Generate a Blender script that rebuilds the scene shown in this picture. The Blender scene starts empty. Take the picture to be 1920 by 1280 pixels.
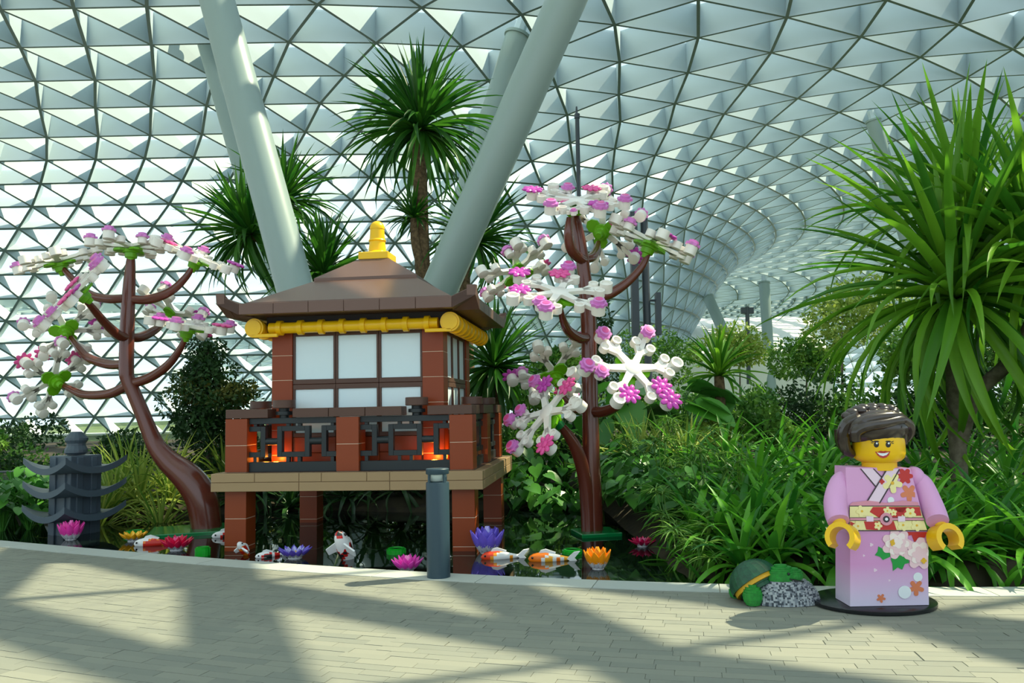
import bpy, math, random
import numpy as np
from mathutils import Vector, Matrix
random.seed(7)
SC = bpy.context.scene
COL = SC.collection
# ---------------------------------------------------------------- camera
FPX, PIT, ROL, HC = 1493.3, .0836, -.0207, 1.55
_c, _s, _cr, _sr = math.cos(PIT), math.sin(PIT), math.cos(ROL), math.sin(ROL)
cam = bpy.data.cameras.new('camera'); cam.sensor_width = 36; cam.lens = FPX / 1920 * 36
cam.clip_start = .05; cam.clip_end = 2000
camo = bpy.data.objects.new('camera', cam); COL.objects.link(camo)
_r = Vector((_cr, -_sr * _s, _sr * _c)); _u = Vector((-_sr, -_cr * _s, _cr * _c)); _b = Vector((0, -_c, -_s))
camo.matrix_world = Matrix(((_r.x, _u.x, _b.x, 0), (_r.y, _u.y, _b.y, 0), (_r.z, _u.z, _b.z, HC), (0, 0, 0, 1)))
SC.camera = camo

def ray(px, py):
    a, b = px - 960, py - 640
    u = a * _cr + b * _sr; v = -a * _sr + b * _cr
    return Vector((u / FPX, _c + v / FPX * _s, _s - v / FPX * _c))
def at(px, py, Y):                     # photograph point at depth Y
    d = ray(px, py); return d * (Y / d.y) + Vector((0, 0, HC))
def gz(px, py, z=0.0):                 # photograph point on level z
    d = ray(px, py); return d * ((z - HC) / d.z) + Vector((0, 0, HC))
# ---------------------------------------------------------------- light
SUN_DIR = Vector((.721, .23, 1.0)).normalized()      # towards the sun
sun = bpy.data.lights.new('sun', 'SUN'); sun.energy = 9.0; sun.angle = math.radians(.5); sun.color = (1, .86, .60)
suno = bpy.data.objects.new('sun', sun); COL.objects.link(suno)
suno.rotation_euler = SUN_DIR.to_track_quat('Z', 'Y').to_euler()
W = bpy.data.worlds.new('hazy_sky'); SC.world = W; W.use_nodes = True
W.node_tree.nodes['Background'].inputs[0].default_value = (.77, .925, 1.0, 1)
W.node_tree.nodes['Background'].inputs[1].default_value = 1.42
SC.view_settings.view_transform = 'Standard'; SC.view_settings.look = 'None'
SC.view_settings.gamma = 1; SC.view_settings.exposure = 0; SC.view_settings.use_curve_mapping = False

# ---------------------------------------------------------------- materials
ORD = 'first second third fourth fifth sixth seventh eighth ninth tenth eleventh twelfth thirteenth fourteenth fifteenth sixteenth'.split()
def lin(c):
    return tuple((x / 255 / 12.92 if x / 255 <= .04045 else ((x / 255 + .055) / 1.055) ** 2.4) for x in c)
MATS = {}
def mat(name, rgb, rough=.5, spec=.5, noise=None, nscale=8, metal=0, bump=0, trans=0, coat=0, detail=3, grad=None):
    """rgb in 0-255 albedo; noise = second rgb mixed in by a noise texture."""
    if name in MATS: return MATS[name]
    m = bpy.data.materials.new(name); m.use_nodes = True
    nt = m.node_tree; b = nt.nodes['Principled BSDF']
    b.inputs['Base Color'].default_value = (*lin(rgb), 1)
    b.inputs['Roughness'].default_value = rough
    b.inputs['Specular IOR Level'].default_value = spec
    b.inputs['Metallic'].default_value = metal
    if coat: b.inputs['Coat Weight'].default_value = coat; b.inputs['Coat Roughness'].default_value = .08
    col = None
    if noise or bump:
        tc = nt.nodes.new('ShaderNodeTexCoord'); n = nt.nodes.new('ShaderNodeTexNoise')
        n.inputs['Scale'].default_value = nscale; n.inputs['Detail'].default_value = detail
        nt.links.new(tc.outputs['Object'], n.inputs['Vector'])
        if noise:
            r = nt.nodes.new('ShaderNodeValToRGB')
            r.color_ramp.elements[0].position = .38; r.color_ramp.elements[1].position = .62
            r.color_ramp.elements[0].color = (*lin(rgb), 1); r.color_ramp.elements[1].color = (*lin(noise), 1)
            nt.links.new(n.outputs['Fac'], r.inputs['Fac']); nt.links.new(r.outputs['Color'], b.inputs['Base Color'])
            col = r.outputs['Color']
        if bump:
            bp = nt.nodes.new('ShaderNodeBump'); bp.inputs['Strength'].default_value = bump
            bp.inputs['Distance'].default_value = .02
            nt.links.new(n.outputs['Fac'], bp.inputs['Height']); nt.links.new(bp.outputs['Normal'], b.inputs['Normal'])
    if trans:
        out = nt.nodes['Material Output']; mx = nt.nodes.new('ShaderNodeMixShader'); t = nt.nodes.new('ShaderNodeBsdfTranslucent')
        mx.inputs[0].default_value = trans
        if col: nt.links.new(col, t.inputs['Color'])
        else: t.inputs['Color'].default_value = (*[min(1, x * 1.3) for x in lin(rgb)], 1)
        nt.links.new(b.outputs[0], mx.inputs[1]); nt.links.new(t.outputs[0], mx.inputs[2]); nt.links.new(mx.outputs[0], out.inputs['Surface'])
    MATS[name] = m
    return m
def rnd_mat(name, rgb, rgb2, **k):
    """colour drifts from piece to piece (object random)"""
    if name in MATS: return MATS[name]
    m = mat(name, rgb, **k); nt = m.node_tree; b = nt.nodes['Principled BSDF']
    oi = nt.nodes.new('ShaderNodeObjectInfo'); mx = nt.nodes.new('ShaderNodeMix'); mx.data_type = 'RGBA'
    mx.inputs[6].default_value = (*lin(rgb), 1); mx.inputs[7].default_value = (*lin(rgb2), 1)
    nt.links.new(oi.outputs['Random'], mx.inputs[0]); nt.links.new(mx.outputs[2], b.inputs['Base Color'])
    for n in nt.nodes:
        if n.type == 'BSDF_TRANSLUCENT': nt.links.new(mx.outputs[2], n.inputs['Color'])
    return m
def glass_mat(name, rgb, alpha, rough=.03, grad=None):
    """thin pane: see-through sheet with a reflective skin"""
    if name in MATS: return MATS[name]
    m = bpy.data.materials.new(name); m.use_nodes = True; nt = m.node_tree
    for n in list(nt.nodes):
        if n.type == 'BSDF_PRINCIPLED': nt.nodes.remove(n)
    out = nt.nodes['Material Output']
    tr = nt.nodes.new('ShaderNodeBsdfTransparent'); tr.inputs[0].default_value = (*rgb, 1)
    gl = nt.nodes.new('ShaderNodeBsdfGlossy'); gl.inputs['Roughness'].default_value = rough
    lw = nt.nodes.new('ShaderNodeLayerWeight'); lw.inputs[0].default_value = .5
    pw = nt.nodes.new('ShaderNodeMath'); pw.operation = 'POWER'; pw.inputs[1].default_value = 4
    fr = nt.nodes.new('ShaderNodeMath'); fr.operation = 'MULTIPLY_ADD'; fr.inputs[1].default_value = .5; fr.inputs[2].default_value = alpha
    nt.links.new(lw.outputs['Facing'], pw.inputs[0]); nt.links.new(pw.outputs[0], fr.inputs[0])
    mx = nt.nodes.new('ShaderNodeMixShader')
    nt.links.new(fr.outputs[0], mx.inputs[0]); nt.links.new(tr.outputs[0], mx.inputs[1]); nt.links.new(gl.outputs[0], mx.inputs[2])
    nt.links.new(mx.outputs[0], out.inputs['Surface'])
    MATS[name] = m
    return m
def emis(name, rgb, s):
    if name in MATS: return MATS[name]
    m = mat(name, rgb); b = m.node_tree.nodes['Principled BSDF']
    b.inputs['Emission Color'].default_value = (*lin(rgb), 1); b.inputs['Emission Strength'].default_value = s
    return m

# ---------------------------------------------------------------- mesh building
class MB:
    def __init__(s): s.v = []; s.f = []
    def add(s, vs, fs):
        o = len(s.v); s.v += [tuple(p) for p in vs]; s.f += [tuple(i + o for i in f) for f in fs]; return s
    def box(s, x0, x1, y0, y1, z0, z1, ch=0.0, M=None):
        if x0 > x1: x0, x1 = x1, x0
        if y0 > y1: y0, y1 = y1, y0
        if z0 > z1: z0, z1 = z1, z0
        if ch <= 0:
            vs = [Vector((x, y, z)) for z in (z0, z1) for y in (y0, y1) for x in (x0, x1)]
            fs = [(0, 2, 3, 1), (4, 5, 7, 6), (0, 1, 5, 4), (2, 6, 7, 3), (0, 4, 6, 2), (1, 3, 7, 5)]
        else:
            vs = []; ix = {}
            X, Y, Z = (x0, x1), (y0, y1), (z0, z1)
            for i in (0, 1):
                for j in (0, 1):
                    for k in (0, 1):
                        di, dj, dk = [ch * (1 if q == 0 else -1) for q in (i, j, k)]
                        for ax, p in enumerate(((X[i], Y[j] + dj, Z[k] + dk), (X[i] + di, Y[j], Z[k] + dk), (X[i] + di, Y[j] + dj, Z[k]))):
                            ix[i, j, k, ax] = len(vs); vs.append(Vector(p))
            fs = []
            for i in (0, 1):
                q = [ix[i, 0, 0, 0], ix[i, 1, 0, 0], ix[i, 1, 1, 0], ix[i, 0, 1, 0]]; fs.append(tuple(q if i else q[::-1]))
                q = [ix[0, i, 0, 1], ix[0, i, 1, 1], ix[1, i, 1, 1], ix[1, i, 0, 1]]; fs.append(tuple(q if i else q[::-1]))
                q = [ix[0, 0, i, 2], ix[1, 0, i, 2], ix[1, 1, i, 2], ix[0, 1, i, 2]]; fs.append(tuple(q if i else q[::-1]))
            for a in (0, 1):
                for b in (0, 1):
                    fl = a == b
                    for q in ([ix[a, b, 0, 0], ix[a, b, 1, 0], ix[a, b, 1, 1], ix[a, b, 0, 1]],
                              [ix[a, 0, b, 2], ix[a, 1, b, 2], ix[a, 1, b, 0], ix[a, 0, b, 0]],
                              [ix[0, a, b, 1], ix[1, a, b, 1], ix[1, a, b, 2], ix[0, a, b, 2]]):
                        fs.append(tuple(q[::-1] if fl else q))
                    for k in (0, 1):
                        q = [ix[a, b, k, 0], ix[a, b, k, 1], ix[a, b, k, 2]]
                        fs.append(tuple(q if (a + b + k) % 2 else q[::-1]))
        if M is not None: vs = [M @ p for p in vs]
        return s.add(vs, fs)
    def tube(s, pts, rad, n=12, cap=True):
        pts = [Vector(p) for p in pts]
        if not hasattr(rad, '__len__'): rad = [rad] * len(pts)
        t0 = (pts[1] - pts[0]).normalized()
        up = Vector((0, 0, 1)) if abs(t0.z) < .9 else Vector((1, 0, 0))
        nx = t0.cross(up).normalized(); rings = []
        vs = []
        for i, p in enumerate(pts):
            t = (pts[min(i + 1, len(pts) - 1)] - pts[max(i - 1, 0)]).normalized()
            nx = (nx - t * nx.dot(t)).normalized(); ny = t.cross(nx)
            for k in range(n):
                a = 2 * math.pi * k / n
                vs.append(p + (nx * math.cos(a) + ny * math.sin(a)) * rad[i])
        fs = [(i * n + k, i * n + (k + 1) % n, (i + 1) * n + (k + 1) % n, (i + 1) * n + k) for i in range(len(pts) - 1) for k in range(n)]
        if cap: fs += [tuple(range(n))[::-1], tuple(range((len(pts) - 1) * n, len(pts) * n))]
        return s.add(vs, fs)
    def lathe(s, prof, n=24, M=None, sx=1, sy=1):
        """prof: (radius, z) from bottom to top about local z"""
        vs = []; fs = []
        for r, z in prof:
            for k in range(n):
                a = 2 * math.pi * k / n; vs.append(Vector((r * math.cos(a) * sx, r * math.sin(a) * sy, z)))
        m = len(prof)
        for i in range(m - 1):
            for k in range(n):
                fs.append((i * n + k, i * n + (k + 1) % n, (i + 1) * n + (k + 1) % n, (i + 1) * n + k))
        fs += [tuple(range(n))[::-1], tuple(range((m - 1) * n, m * n))]
        if M is not None: vs = [M @ p for p in vs]
        return s.add(vs, fs)
    def prism(s, out, h0, h1, M=None):
        """2-D outline (counter-clockwise) extruded along local z"""
        n = len(out); vs = [Vector((x, y, h)) for h in (h0, h1) for x, y in out]
        fs = [tuple(range(n))[::-1], tuple(range(n, 2 * n))] + [(i, (i + 1) % n, n + (i + 1) % n, n + i) for i in range(n)]
        if M is not None: vs = [M @ p for p in vs]
        return s.add(vs, fs)
    def ball(s, c, r, nu=14, nv=9):
        c = Vector(c); r = Vector(r) if hasattr(r, '__len__') else Vector((r, r, r))
        vs = [c + Vector((0, 0, -r.z))]; fs = []
        for j in range(1, nv):
            b = -math.pi / 2 + math.pi * j / nv
            for k in range(nu):
                a = 2 * math.pi * k / nu; vs.append(c + Vector((r.x * math.cos(a) * math.cos(b), r.y * math.sin(a) * math.cos(b), r.z * math.sin(b))))
        vs.append(c + Vector((0, 0, r.z))); L = len(vs) - 1
        for k in range(nu): fs.append((0, 1 + (k + 1) % nu, 1 + k)); fs.append((L, L - nu + k, L - nu + (k + 1) % nu))
        for j in range(nv - 2):
            for k in range(nu):
                a, b = 1 + j * nu + k, 1 + j * nu + (k + 1) % nu; fs.append((a, b, b + nu, a + nu))
        return s.add(vs, fs)
    def mesh(s, name, m, smooth=False):
        me = bpy.data.meshes.new(name); me.from_pydata(s.v, [], s.f); me.materials.append(m)
        if smooth:
            me.polygons.foreach_set('use_smooth', [True] * len(me.polygons))
            try: me.set_sharp_from_angle(angle=math.radians(40))
            except Exception: pass
        me.update(); return me

def thing(name, label, cat, loc=(0, 0, 0), rz=0, group=None):
    o = bpy.data.objects.new(name, None); COL.objects.link(o); o.empty_display_size = .1
    o.location = loc; o.rotation_euler = (0, 0, rz); o['label'] = label; o['category'] = cat
    if group: o['group'] = group
    return o
def tag(o, label, cat, group=None):
    o['label'] = label; o['category'] = cat
    if group: o['group'] = group
    return o
def put(name, me, parent=None, M=None):
    o = bpy.data.objects.new(name, me); COL.objects.link(o)
    if parent is not None: o.parent = parent
    if M is not None: o.matrix_local = M
    return o
def obj(name, mb, m, parent=None, smooth=False, off=None, M=None, label=None):
    """one mesh object; off = world point the builder's coordinates are measured from"""
    if off is not None:
        off = Vector(off); mb.v = [tuple(Vector(p) - off) for p in mb.v]
    o = put(name, mb.mesh(name, m, smooth), parent, M)
    if label: o['label'] = label
    return o
def struct(name, mb, m, smooth=False, parent=None):
    o = obj(name, mb, m, parent, smooth)
    if parent is None: o['kind'] = 'structure'
    return o
def frame(loc, zdir, roll=0.0):
    """matrix whose local z points along zdir"""
    z = Vector(zdir).normalized(); x = Vector((1, 0, 0)) - z * z.x
    if x.length < 1e-3: x = Vector((0, 1, 0))
    x.normalize(); y = z.cross(x)
    M = Matrix(((x.x, y.x, z.x, loc[0]), (x.y, y.y, z.y, loc[1]), (x.z, y.z, z.z, loc[2]), (0, 0, 0, 1)))
    return M @ Matrix.Rotation(roll, 4, 'Z')
def smoothpath(pts, n=6):
    """Catmull-Rom through tuples of any length"""
    P = [np.array(p, float) for p in pts]; P = [2 * P[0] - P[1]] + P + [2 * P[-1] - P[-2]]; out = []
    for i in range(1, len(P) - 2):
        for k in range(n):
            t = k / n; a, b, c, d = P[i - 1:i + 3]
            out.append(.5 * (2 * b + (c - a) * t + (2 * a - 5 * b + 4 * c - d) * t * t + (3 * b - a - 3 * c + d) * t ** 3))
    out.append(P[-2]); return out
# ================================================================ the glass roof
M_STEEL = mat('painted_steel', (190, 205, 210), rough=.42, spec=.4)
M_PANE = glass_mat('roof_glass', (.95, .985, .98), .03)
CX1, CX2, CYC = -10.0, -37.0, 77.0
_py = [97, 154, 213, 265, 316, 366, 411, 454, 500, 545, 587, 628, 660, 693, 728, 770, 811]
_Y = [35, 37.7, 40.7, 43.2, 45.1, 46.7, 47.7, 48.6, 49.4, 50.2, 51.0, 51.7, 52.4, 53.0, 53.6, 54.2, 54.8]
def ringpt(u, Yk, h, NS, NA):
    """point on the oval ring of nodes whose near side lies at depth Yk"""
    rho = CYC - Yk; u = u % (2 * NS + 2 * NA)
    if u < NS: return Vector((CX2 + (CX1 - CX2) * u / NS, Yk, h))
    u -= NS
    if u < NA:
        a = -math.pi / 2 + math.pi * u / NA; return Vector((CX1 + rho * math.cos(a), CYC + rho * math.sin(a), h))
    u -= NA
    if u < NS: return Vector((CX1 + (CX2 - CX1) * u / NS, CYC + rho, h))
    u -= NS; a = math.pi / 2 + math.pi * u / NA
    return Vector((CX2 + rho * math.cos(a), CYC + rho * math.sin(a), h))
G, edges, tris, prof, RDEP = {}, [], [], [], {}
# inner zone: regular triangles from the funnel foot to the crest
inner = [(Y, at(300, y, Y).z) for y, Y in zip(_py, _Y)]
for Y, h in ((31.6, 18.05), (28.2, 17.9), (25.2, 17.7), (22.4, 17.45), (19.9, 17.3), (17.4, 17.2), (15.032, 17.2)): inner.insert(0, (Y, h))
NS, NA = 10, 40; NT = 2 * NS + 2 * NA
for r, (Y, h) in enumerate(inner):
    prof.append((Y, h)); RDEP['i', r] = .8 if Y < 21 else 1.3 if Y < 40 else 1.3 - .6 * min(1, (Y - 40) / 13.5)
    for j in range(NT): G['i', r, j] = ringpt(j + (r % 2) * .5 + .3, Y, h, NS, NA)
for r in range(len(inner)):
    for j in range(NT):
        j1 = (j + 1) % NT; A = lambda q, i: ('i', q, i)
        edges.append((A(r, j), A(r, j1)))
        if r == len(inner) - 1: continue
        if r % 2 == 0:
            edges += [(A(r, j), A(r + 1, j)), (A(r, j1), A(r + 1, j))]; tris += [(A(r, j), A(r, j1), A(r + 1, j)), (A(r + 1, j), A(r, j1), A(r + 1, j1))]
        else:
            edges += [(A(r, j), A(r + 1, j)), (A(r, j), A(r + 1, j1))]; tris += [(A(r, j), A(r + 1, j1), A(r + 1, j)), (A(r, j), A(r, j1), A(r + 1, j1))]
# outer zone: denser skewed triangles from the crest outwards, down to the outer foot
NSo, NAo = 10, 51; NTo = 2 * (2 * NSo + 2 * NAo); Y = 15.032; ro = 0; outer = []
while Y > -48:
    h = inner[0][1] if CYC - Y < 84 else max(0., inner[0][1] * math.sqrt(max(0., 1 - ((CYC - Y - 84) / 42) ** 2)))
    outer.append((Y, h)); Y -= 3.261
for r, (Y, h) in enumerate(outer):
    if r: prof.insert(0, (Y, h))
    RDEP['o', r] = .757 if r < 11 else 1.0
    for j in range(NTo): G['o', r, j] = ringpt(j * .5 + r * .581 + .514, Y, h, NSo, NAo)
for r in range(len(outer)):
    for j in range(NTo):
        j1 = (j + 1) % NTo; A = lambda q, i: ('o', q, i)
        edges.append((A(r, j), A(r, j1)))
        if r < len(outer) - 1:
            edges += [(A(r, j), A(r + 1, j)), (A(r, j1), A(r + 1, j))]
            tris += [(A(r, j), A(r, j1), A(r + 1, j)), (A(r, j1), A(r + 1, j1), A(r + 1, j))]
_py_, _ph_ = np.array([p[0] for p in prof]), np.array([p[1] for p in prof])
def keep(p):
    rho = math.hypot(p.x - min(max(p.x, CX2), CX1), p.y - CYC)
    if rho < 33 and p.y > CYC + 6: return False            # the far lip of the funnel is open
    return p.y > -16 and p.x > -72 and p.x < 118 and p.y < 204
NRM = {}
for k, p in G.items():
    e = Vector((p.x - min(max(p.x, CX2), CX1), p.y - CYC, 0)); rho = e.length; e.normalize(); Yk = CYC - rho
    sl = -(np.interp(Yk + 1, _py_, _ph_) - np.interp(Yk - 1, _py_, _ph_)) / 2       # dh / drho
    NRM[k] = Vector((-sl * e.x, -sl * e.y, 1)).normalized()
THK = .13
def proj(p):
    q = Vector(p) - Vector((0, 0, HC)); zc = q.y * _c + q.z * _s
    if zc < .5: return None
    yc = -q.y * _s + q.z * _c; u = FPX * q.x / zc; v = -FPX * yc / zc
    return 960 + u * _cr - v * _sr, 640 + u * _sr + v * _cr
def beam(mb, k):
    a, b = G[k[0]], G[k[1]]; na, nb = NRM[k[0]], NRM[k[1]]
    t = (b - a).normalized(); sa = t.cross(na).normalized() * THK / 2; sb = t.cross(nb).normalized() * THK / 2
    a0, b0 = a + na * .06, b + nb * .06; a1, b1 = a - na * RDEP[k[0][:2]], b - nb * RDEP[k[1][:2]]
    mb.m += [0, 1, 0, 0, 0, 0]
    mb.add([a0 - sa, a0 + sa, b0 + sb, b0 - sb, a1 - sa, a1 + sa, b1 + sb, b1 - sb],
           [(0, 1, 2, 3), (7, 6, 5, 4), (0, 4, 5, 1), (1, 5, 6, 2), (2, 6, 7, 3), (3, 7, 4, 0)])
def pane(mb, t):
    p = [G[i] for i in t]; n = sum((NRM[i] for i in t), Vector()).normalized(); c = (p[0] + p[1] + p[2]) / 3
    p = [c + (q - c) * .965 for q in p]
    if (p[1] - p[0]).cross(p[2] - p[0]).dot(n) < 0: p = [p[0], p[2], p[1]]
    q = [x - n * .03 for x in p]
    mb.add(p + q, [(0, 1, 2), (5, 4, 3), (0, 3, 4, 1), (1, 4, 5, 2), (2, 5, 3, 0)])
def seen(ps):
    s = [proj(p) for p in ps]
    if any(x is None for x in s): return 0
    cx = sum(x[0] for x in s) / len(s); cy = sum(x[1] for x in s) / len(s)
    if not (0 < cx < 1920 and -10 < cy < 820): return 0
    return max(math.hypot(s[0][0] - x[0], s[0][1] - x[1]) for x in s[1:])
roof = MB()
ringbeam = MB()
EL = [e for e in edges if keep(G[e[0]]) and keep(G[e[1]])]
EL.sort(key=lambda e: -seen([G[e[0]], G[e[1]]]))
TL = [t for t in tris if all(keep(G[i]) for i in t)]
TL.sort(key=lambda t: -seen([G[i] for i in t]))
# rim beam that closes the shell at its foot
for j in range(NT):
    a, b = G['i', len(inner) - 1, j], G['i', len(inner) - 1, (j + 1) % NT]
    if not (keep(a) and keep(b)): continue
    n = Vector((0, 0, 1)); d = (b - a).normalized(); s = d.cross(n).normalized() * .45
    ringbeam.add([a - s + n * .05, a + s + n * .05, b + s + n * .05, b - s + n * .05, a - s - n * 1.3, a + s - n * 1.3, b + s - n * 1.3, b - s - n * 1.3],
                 [(0, 1, 2, 3), (7, 6, 5, 4), (1, 5, 6, 2), (3, 7, 4, 0)])
ceil = struct('ceiling', ringbeam, mat('rim_beam', (205, 212, 208), rough=.6))
NB = 300
M_BOTTOM = mat('dark_beam_bottom', (104, 122, 118), rough=.5)  # second, darker tone for the bottom face of each beam
def bottom_face(o, mb):
    o.data.materials.append(M_BOTTOM); o.data.polygons.foreach_set('material_index', mb.m)
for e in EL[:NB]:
    mb = MB(); mb.m = []; beam(mb, e); bottom_face(obj('beam', mb, M_STEEL, ceil), mb)
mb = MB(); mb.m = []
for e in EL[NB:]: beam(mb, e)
o = obj('beam_lattice', mb, M_STEEL, ceil); o['kind'] = 'stuff'; bottom_face(o, mb)
for t in TL[:NB]:
    mb = MB(); pane(mb, t); obj('pane', mb, M_PANE, ceil)
mb = MB()
for t in TL[NB:]: pane(mb, t)
o = obj('pane_field', mb, M_PANE, ceil); o['kind'] = 'stuff'
# ================================================================ ground, kerb, water
KX = np.array([-6.53, -5.43, -4.53, -3.13, -1.98, -.86, 0, 1.32, 1.86, 3.41, 4.13]); KY = np.array([10.24, 9.84, 9.33, 8.69, 8.17, 7.72, 7.45, 7.17, 7.01, 6.76, 6.64])
KP = np.polyfit(KX, KY, 3)
def kerb_y(x):
    if x < -7: return float(np.polyval(KP, -7) + (x + 7) * np.polyval(np.polyder(KP), -7))
    if x > 4.5: return float(np.polyval(KP, 4.5) + (x - 4.5) * np.polyval(np.polyder(KP), 4.5))
    return float(np.polyval(KP, x))
kc = [Vector((-13, kerb_y(-13), 0))]
while kc[-1].x < 12:
    x = kc[-1].x; d = Vector((1, (kerb_y(x + .01) - kerb_y(x)) / .01, 0)).normalized(); x += d.x * .05
    kc.append(Vector((x, kerb_y(x), 0)))
def kerb_pt(s, off):                        # s = arc length, off = distance towards the camera
    i = max(0, min(len(kc) - 2, int(s / .05))); f = s / .05 - i
    p = kc[i].lerp(kc[i + 1], f); j0, j1 = max(0, i - 8), min(len(kc) - 1, i + 9)
    t = (kc[j1] - kc[j0]).normalized(); n = Vector((t.y, -t.x, 0)); return p + n * off
KL = (len(kc) - 1) * .05
M_PAVE = rnd_mat('stone_paver', (128, 131, 122), (141, 142, 130), rough=.75, spec=.25)
mb = MB()
for i in range(len(kc) - 1):
    a, b = kerb_pt(i * .05, .0), kerb_pt(i * .05 + .05, 0)
    if i % 10 == 0:
        s0, s1 = i * .05, min(KL, i * .05 + .5)
        a, b, c, d = kerb_pt(s0, 0), kerb_pt(s1, 0), kerb_pt(s1, 14), kerb_pt(s0, 14)
        mb.add([p + Vector((0, 0, z)) for z in (-.006, -.5) for p in (a, b, c, d)], [(3, 2, 1, 0), (4, 5, 6, 7), (0, 1, 5, 4), (1, 2, 6, 5), (2, 3, 7, 6), (3, 0, 4, 7)])
floor = struct('floor', mb, mat('mortar_bed', (150, 150, 138), rough=.9, noise=(162, 161, 146), nscale=30))
# kerb stones
M_KERB = rnd_mat('kerb_stone', (176, 182, 178), (190, 194, 186), rough=.6, spec=.3)
kerb = bpy.data.objects.new('trim_1', None); COL.objects.link(kerb); kerb['kind'] = 'structure'
KW = .30
def block(mb, s0, s1, o0, o1, z0, z1, n=1):
    for k in range(n):
        a, b = s0 + (s1 - s0) * k / n, s0 + (s1 - s0) * (k + 1) / n
        P = [kerb_pt(a, o0), kerb_pt(b, o0), kerb_pt(b, o1), kerb_pt(a, o1)]
        fs = [(3, 2, 1, 0), (0, 1, 5, 4), (2, 3, 7, 6)]
        if k == 0: fs.append((3, 0, 4, 7))
        if k == n - 1: fs.append((1, 2, 6, 5))
        mb.add([p + Vector((0, 0, z)) for z in (z1, z0) for p in P], fs)
s = .4
while s < KL - 1.6:
    mb = MB(); block(mb, s + .004, s + 1.05 - .004, -.02, KW - .008, -.42, .004, 4); obj('kerb_stone', mb, M_KERB, kerb); s += 1.05
# pavers in courses that follow the kerb
PV = []
for c in range(62):
    o0 = KW + c * .092; s = .3 + random.random() * .3
    while s < KL - .4:
        L = random.choice((.24, .3, .36)); p = kerb_pt(s + L / 2, o0 + .045); q = proj(p)
        if q and -60 < q[0] < 1980 and q[1] < 1320: PV.append((p.y if 0 < q[0] < 1920 and q[1] < 1280 else 99, s, L, o0))
        s += L
PV.sort(key=lambda t: t[0])
rest = MB()
for i, (d, s, L, o0) in enumerate(PV):
    mb = MB() if i < 300 else rest
    zz = random.uniform(-.0015, .0015)
    block(mb, s + .0018, s + L - .0018, o0 + .0015, o0 + .0905, -.03, zz)
    if i < 300: obj('paver', mb, M_PAVE, floor)
o = obj('paver_field', rest, mat('stone_paver_far', (135, 137, 126), rough=.75, spec=.25, noise=(128, 130, 121), nscale=5), floor); o['kind'] = 'stuff'
# pond
WZ = -.055
def water_mat():
    m = bpy.data.materials.new('pond_water'); m.use_nodes = True; nt = m.node_tree; b = nt.nodes['Principled BSDF']
    b.inputs['Base Color'].default_value = (.004, .009, .007, 1); b.inputs['Roughness'].default_value = .025; b.inputs['IOR'].default_value = 1.33
    b.inputs['Specular IOR Level'].default_value = .9
    tc = nt.nodes.new('ShaderNodeTexCoord'); n = nt.nodes.new('ShaderNodeTexNoise'); n.inputs['Scale'].default_value = 1.2
    bp = nt.nodes.new('ShaderNodeBump'); bp.inputs['Strength'].default_value = .03; bp.inputs['Distance'].default_value = .1
    nt.links.new(tc.outputs['Object'], n.inputs['Vector']); nt.links.new(n.outputs['Fac'], bp.inputs['Height']); nt.links.new(bp.outputs['Normal'], b.inputs['Normal'])
    return m
mb = MB()
N = 60
for i in range(N):
    x0, x1 = -13 + 15.6 * i / N, -13 + 15.6 * (i + 1) / N
    y0, y1 = kerb_y(x0) + .01, kerb_y(x1) + .01
    mb.add([(x0, y0, WZ), (x1, y1, WZ), (x1, 13.6, WZ), (x0, 13.6, WZ), (x0, y0, WZ - .3), (x1, y1, WZ - .3), (x1, 13.6, WZ - .3), (x0, 13.6, WZ - .3)], [(0, 1, 2, 3), (7, 6, 5, 4)])
water = struct('pond_water', mb, water_mat())
# planting beds: the bank behind the pond, the bed behind the figure, and the ground beyond
M_SOIL = mat('dark_soil', (44, 38, 28), rough=.95, noise=(58, 52, 34), nscale=6, bump=.4)
mb = MB()
rng = random.Random(3)
xs = np.linspace(-40, 50, 91); ys = np.linspace(6.2, 30, 80)
def bedz(x, y):
    k = kerb_y(x) + .35
    shore = 13.0 + .35 * math.sin(x * 1.3)
    if x > 1.25: shore = min(shore, max(k - .15, 13 - (x - 1.25) * 7.5))
    d = y - shore
    z = -.35 if d < -.4 else (-.35 + (d + .4) * .75 if d < .25 else .14 + min(.5, d * .06))
    if y < k: z = min(z, -.3)
    return z + .03 * math.sin(x * 3.1 + y * 2.3)
vs = [(x, y, bedz(x, y)) for y in ys for x in xs]; nx = len(xs)
fs = [(j * nx + i, j * nx + i + 1, (j + 1) * nx + i + 1, (j + 1) * nx + i) for j in range(len(ys) - 1) for i in range(nx - 1)]
mb.add(vs, fs)
bed = struct('planting_bed', mb, M_SOIL, smooth=True)
mb = MB().box(-80, 90, 29.5, 190, -1.2, .3)
struct('ground_beyond', mb, mat('far_lawn', (70, 92, 48), rough=.95, noise=(92, 110, 60), nscale=.6))
mb = MB().box(-60, 60, -30, 6.8, -.9, -.45)
struct('floor_slab', mb, mat('slab', (150, 150, 140), rough=.9))

# pale terrace slope far behind, lit through the roof
mb = MB(); a, b, c, d = at(1150, 668, 62), at(1560, 655, 62), at(1520, 592, 90), at(1190, 600, 90)
mb.add([a, b, c, d] + [Vector((v.x, v.y, .2)) for v in (a, b, c, d)], [(0, 1, 2, 3), (0, 4, 5, 1), (1, 5, 6, 2), (2, 6, 7, 3), (3, 7, 4, 0)])
struct('wall_back', mb, mat('pale_terrace', (232, 232, 224), rough=.7))
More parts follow.
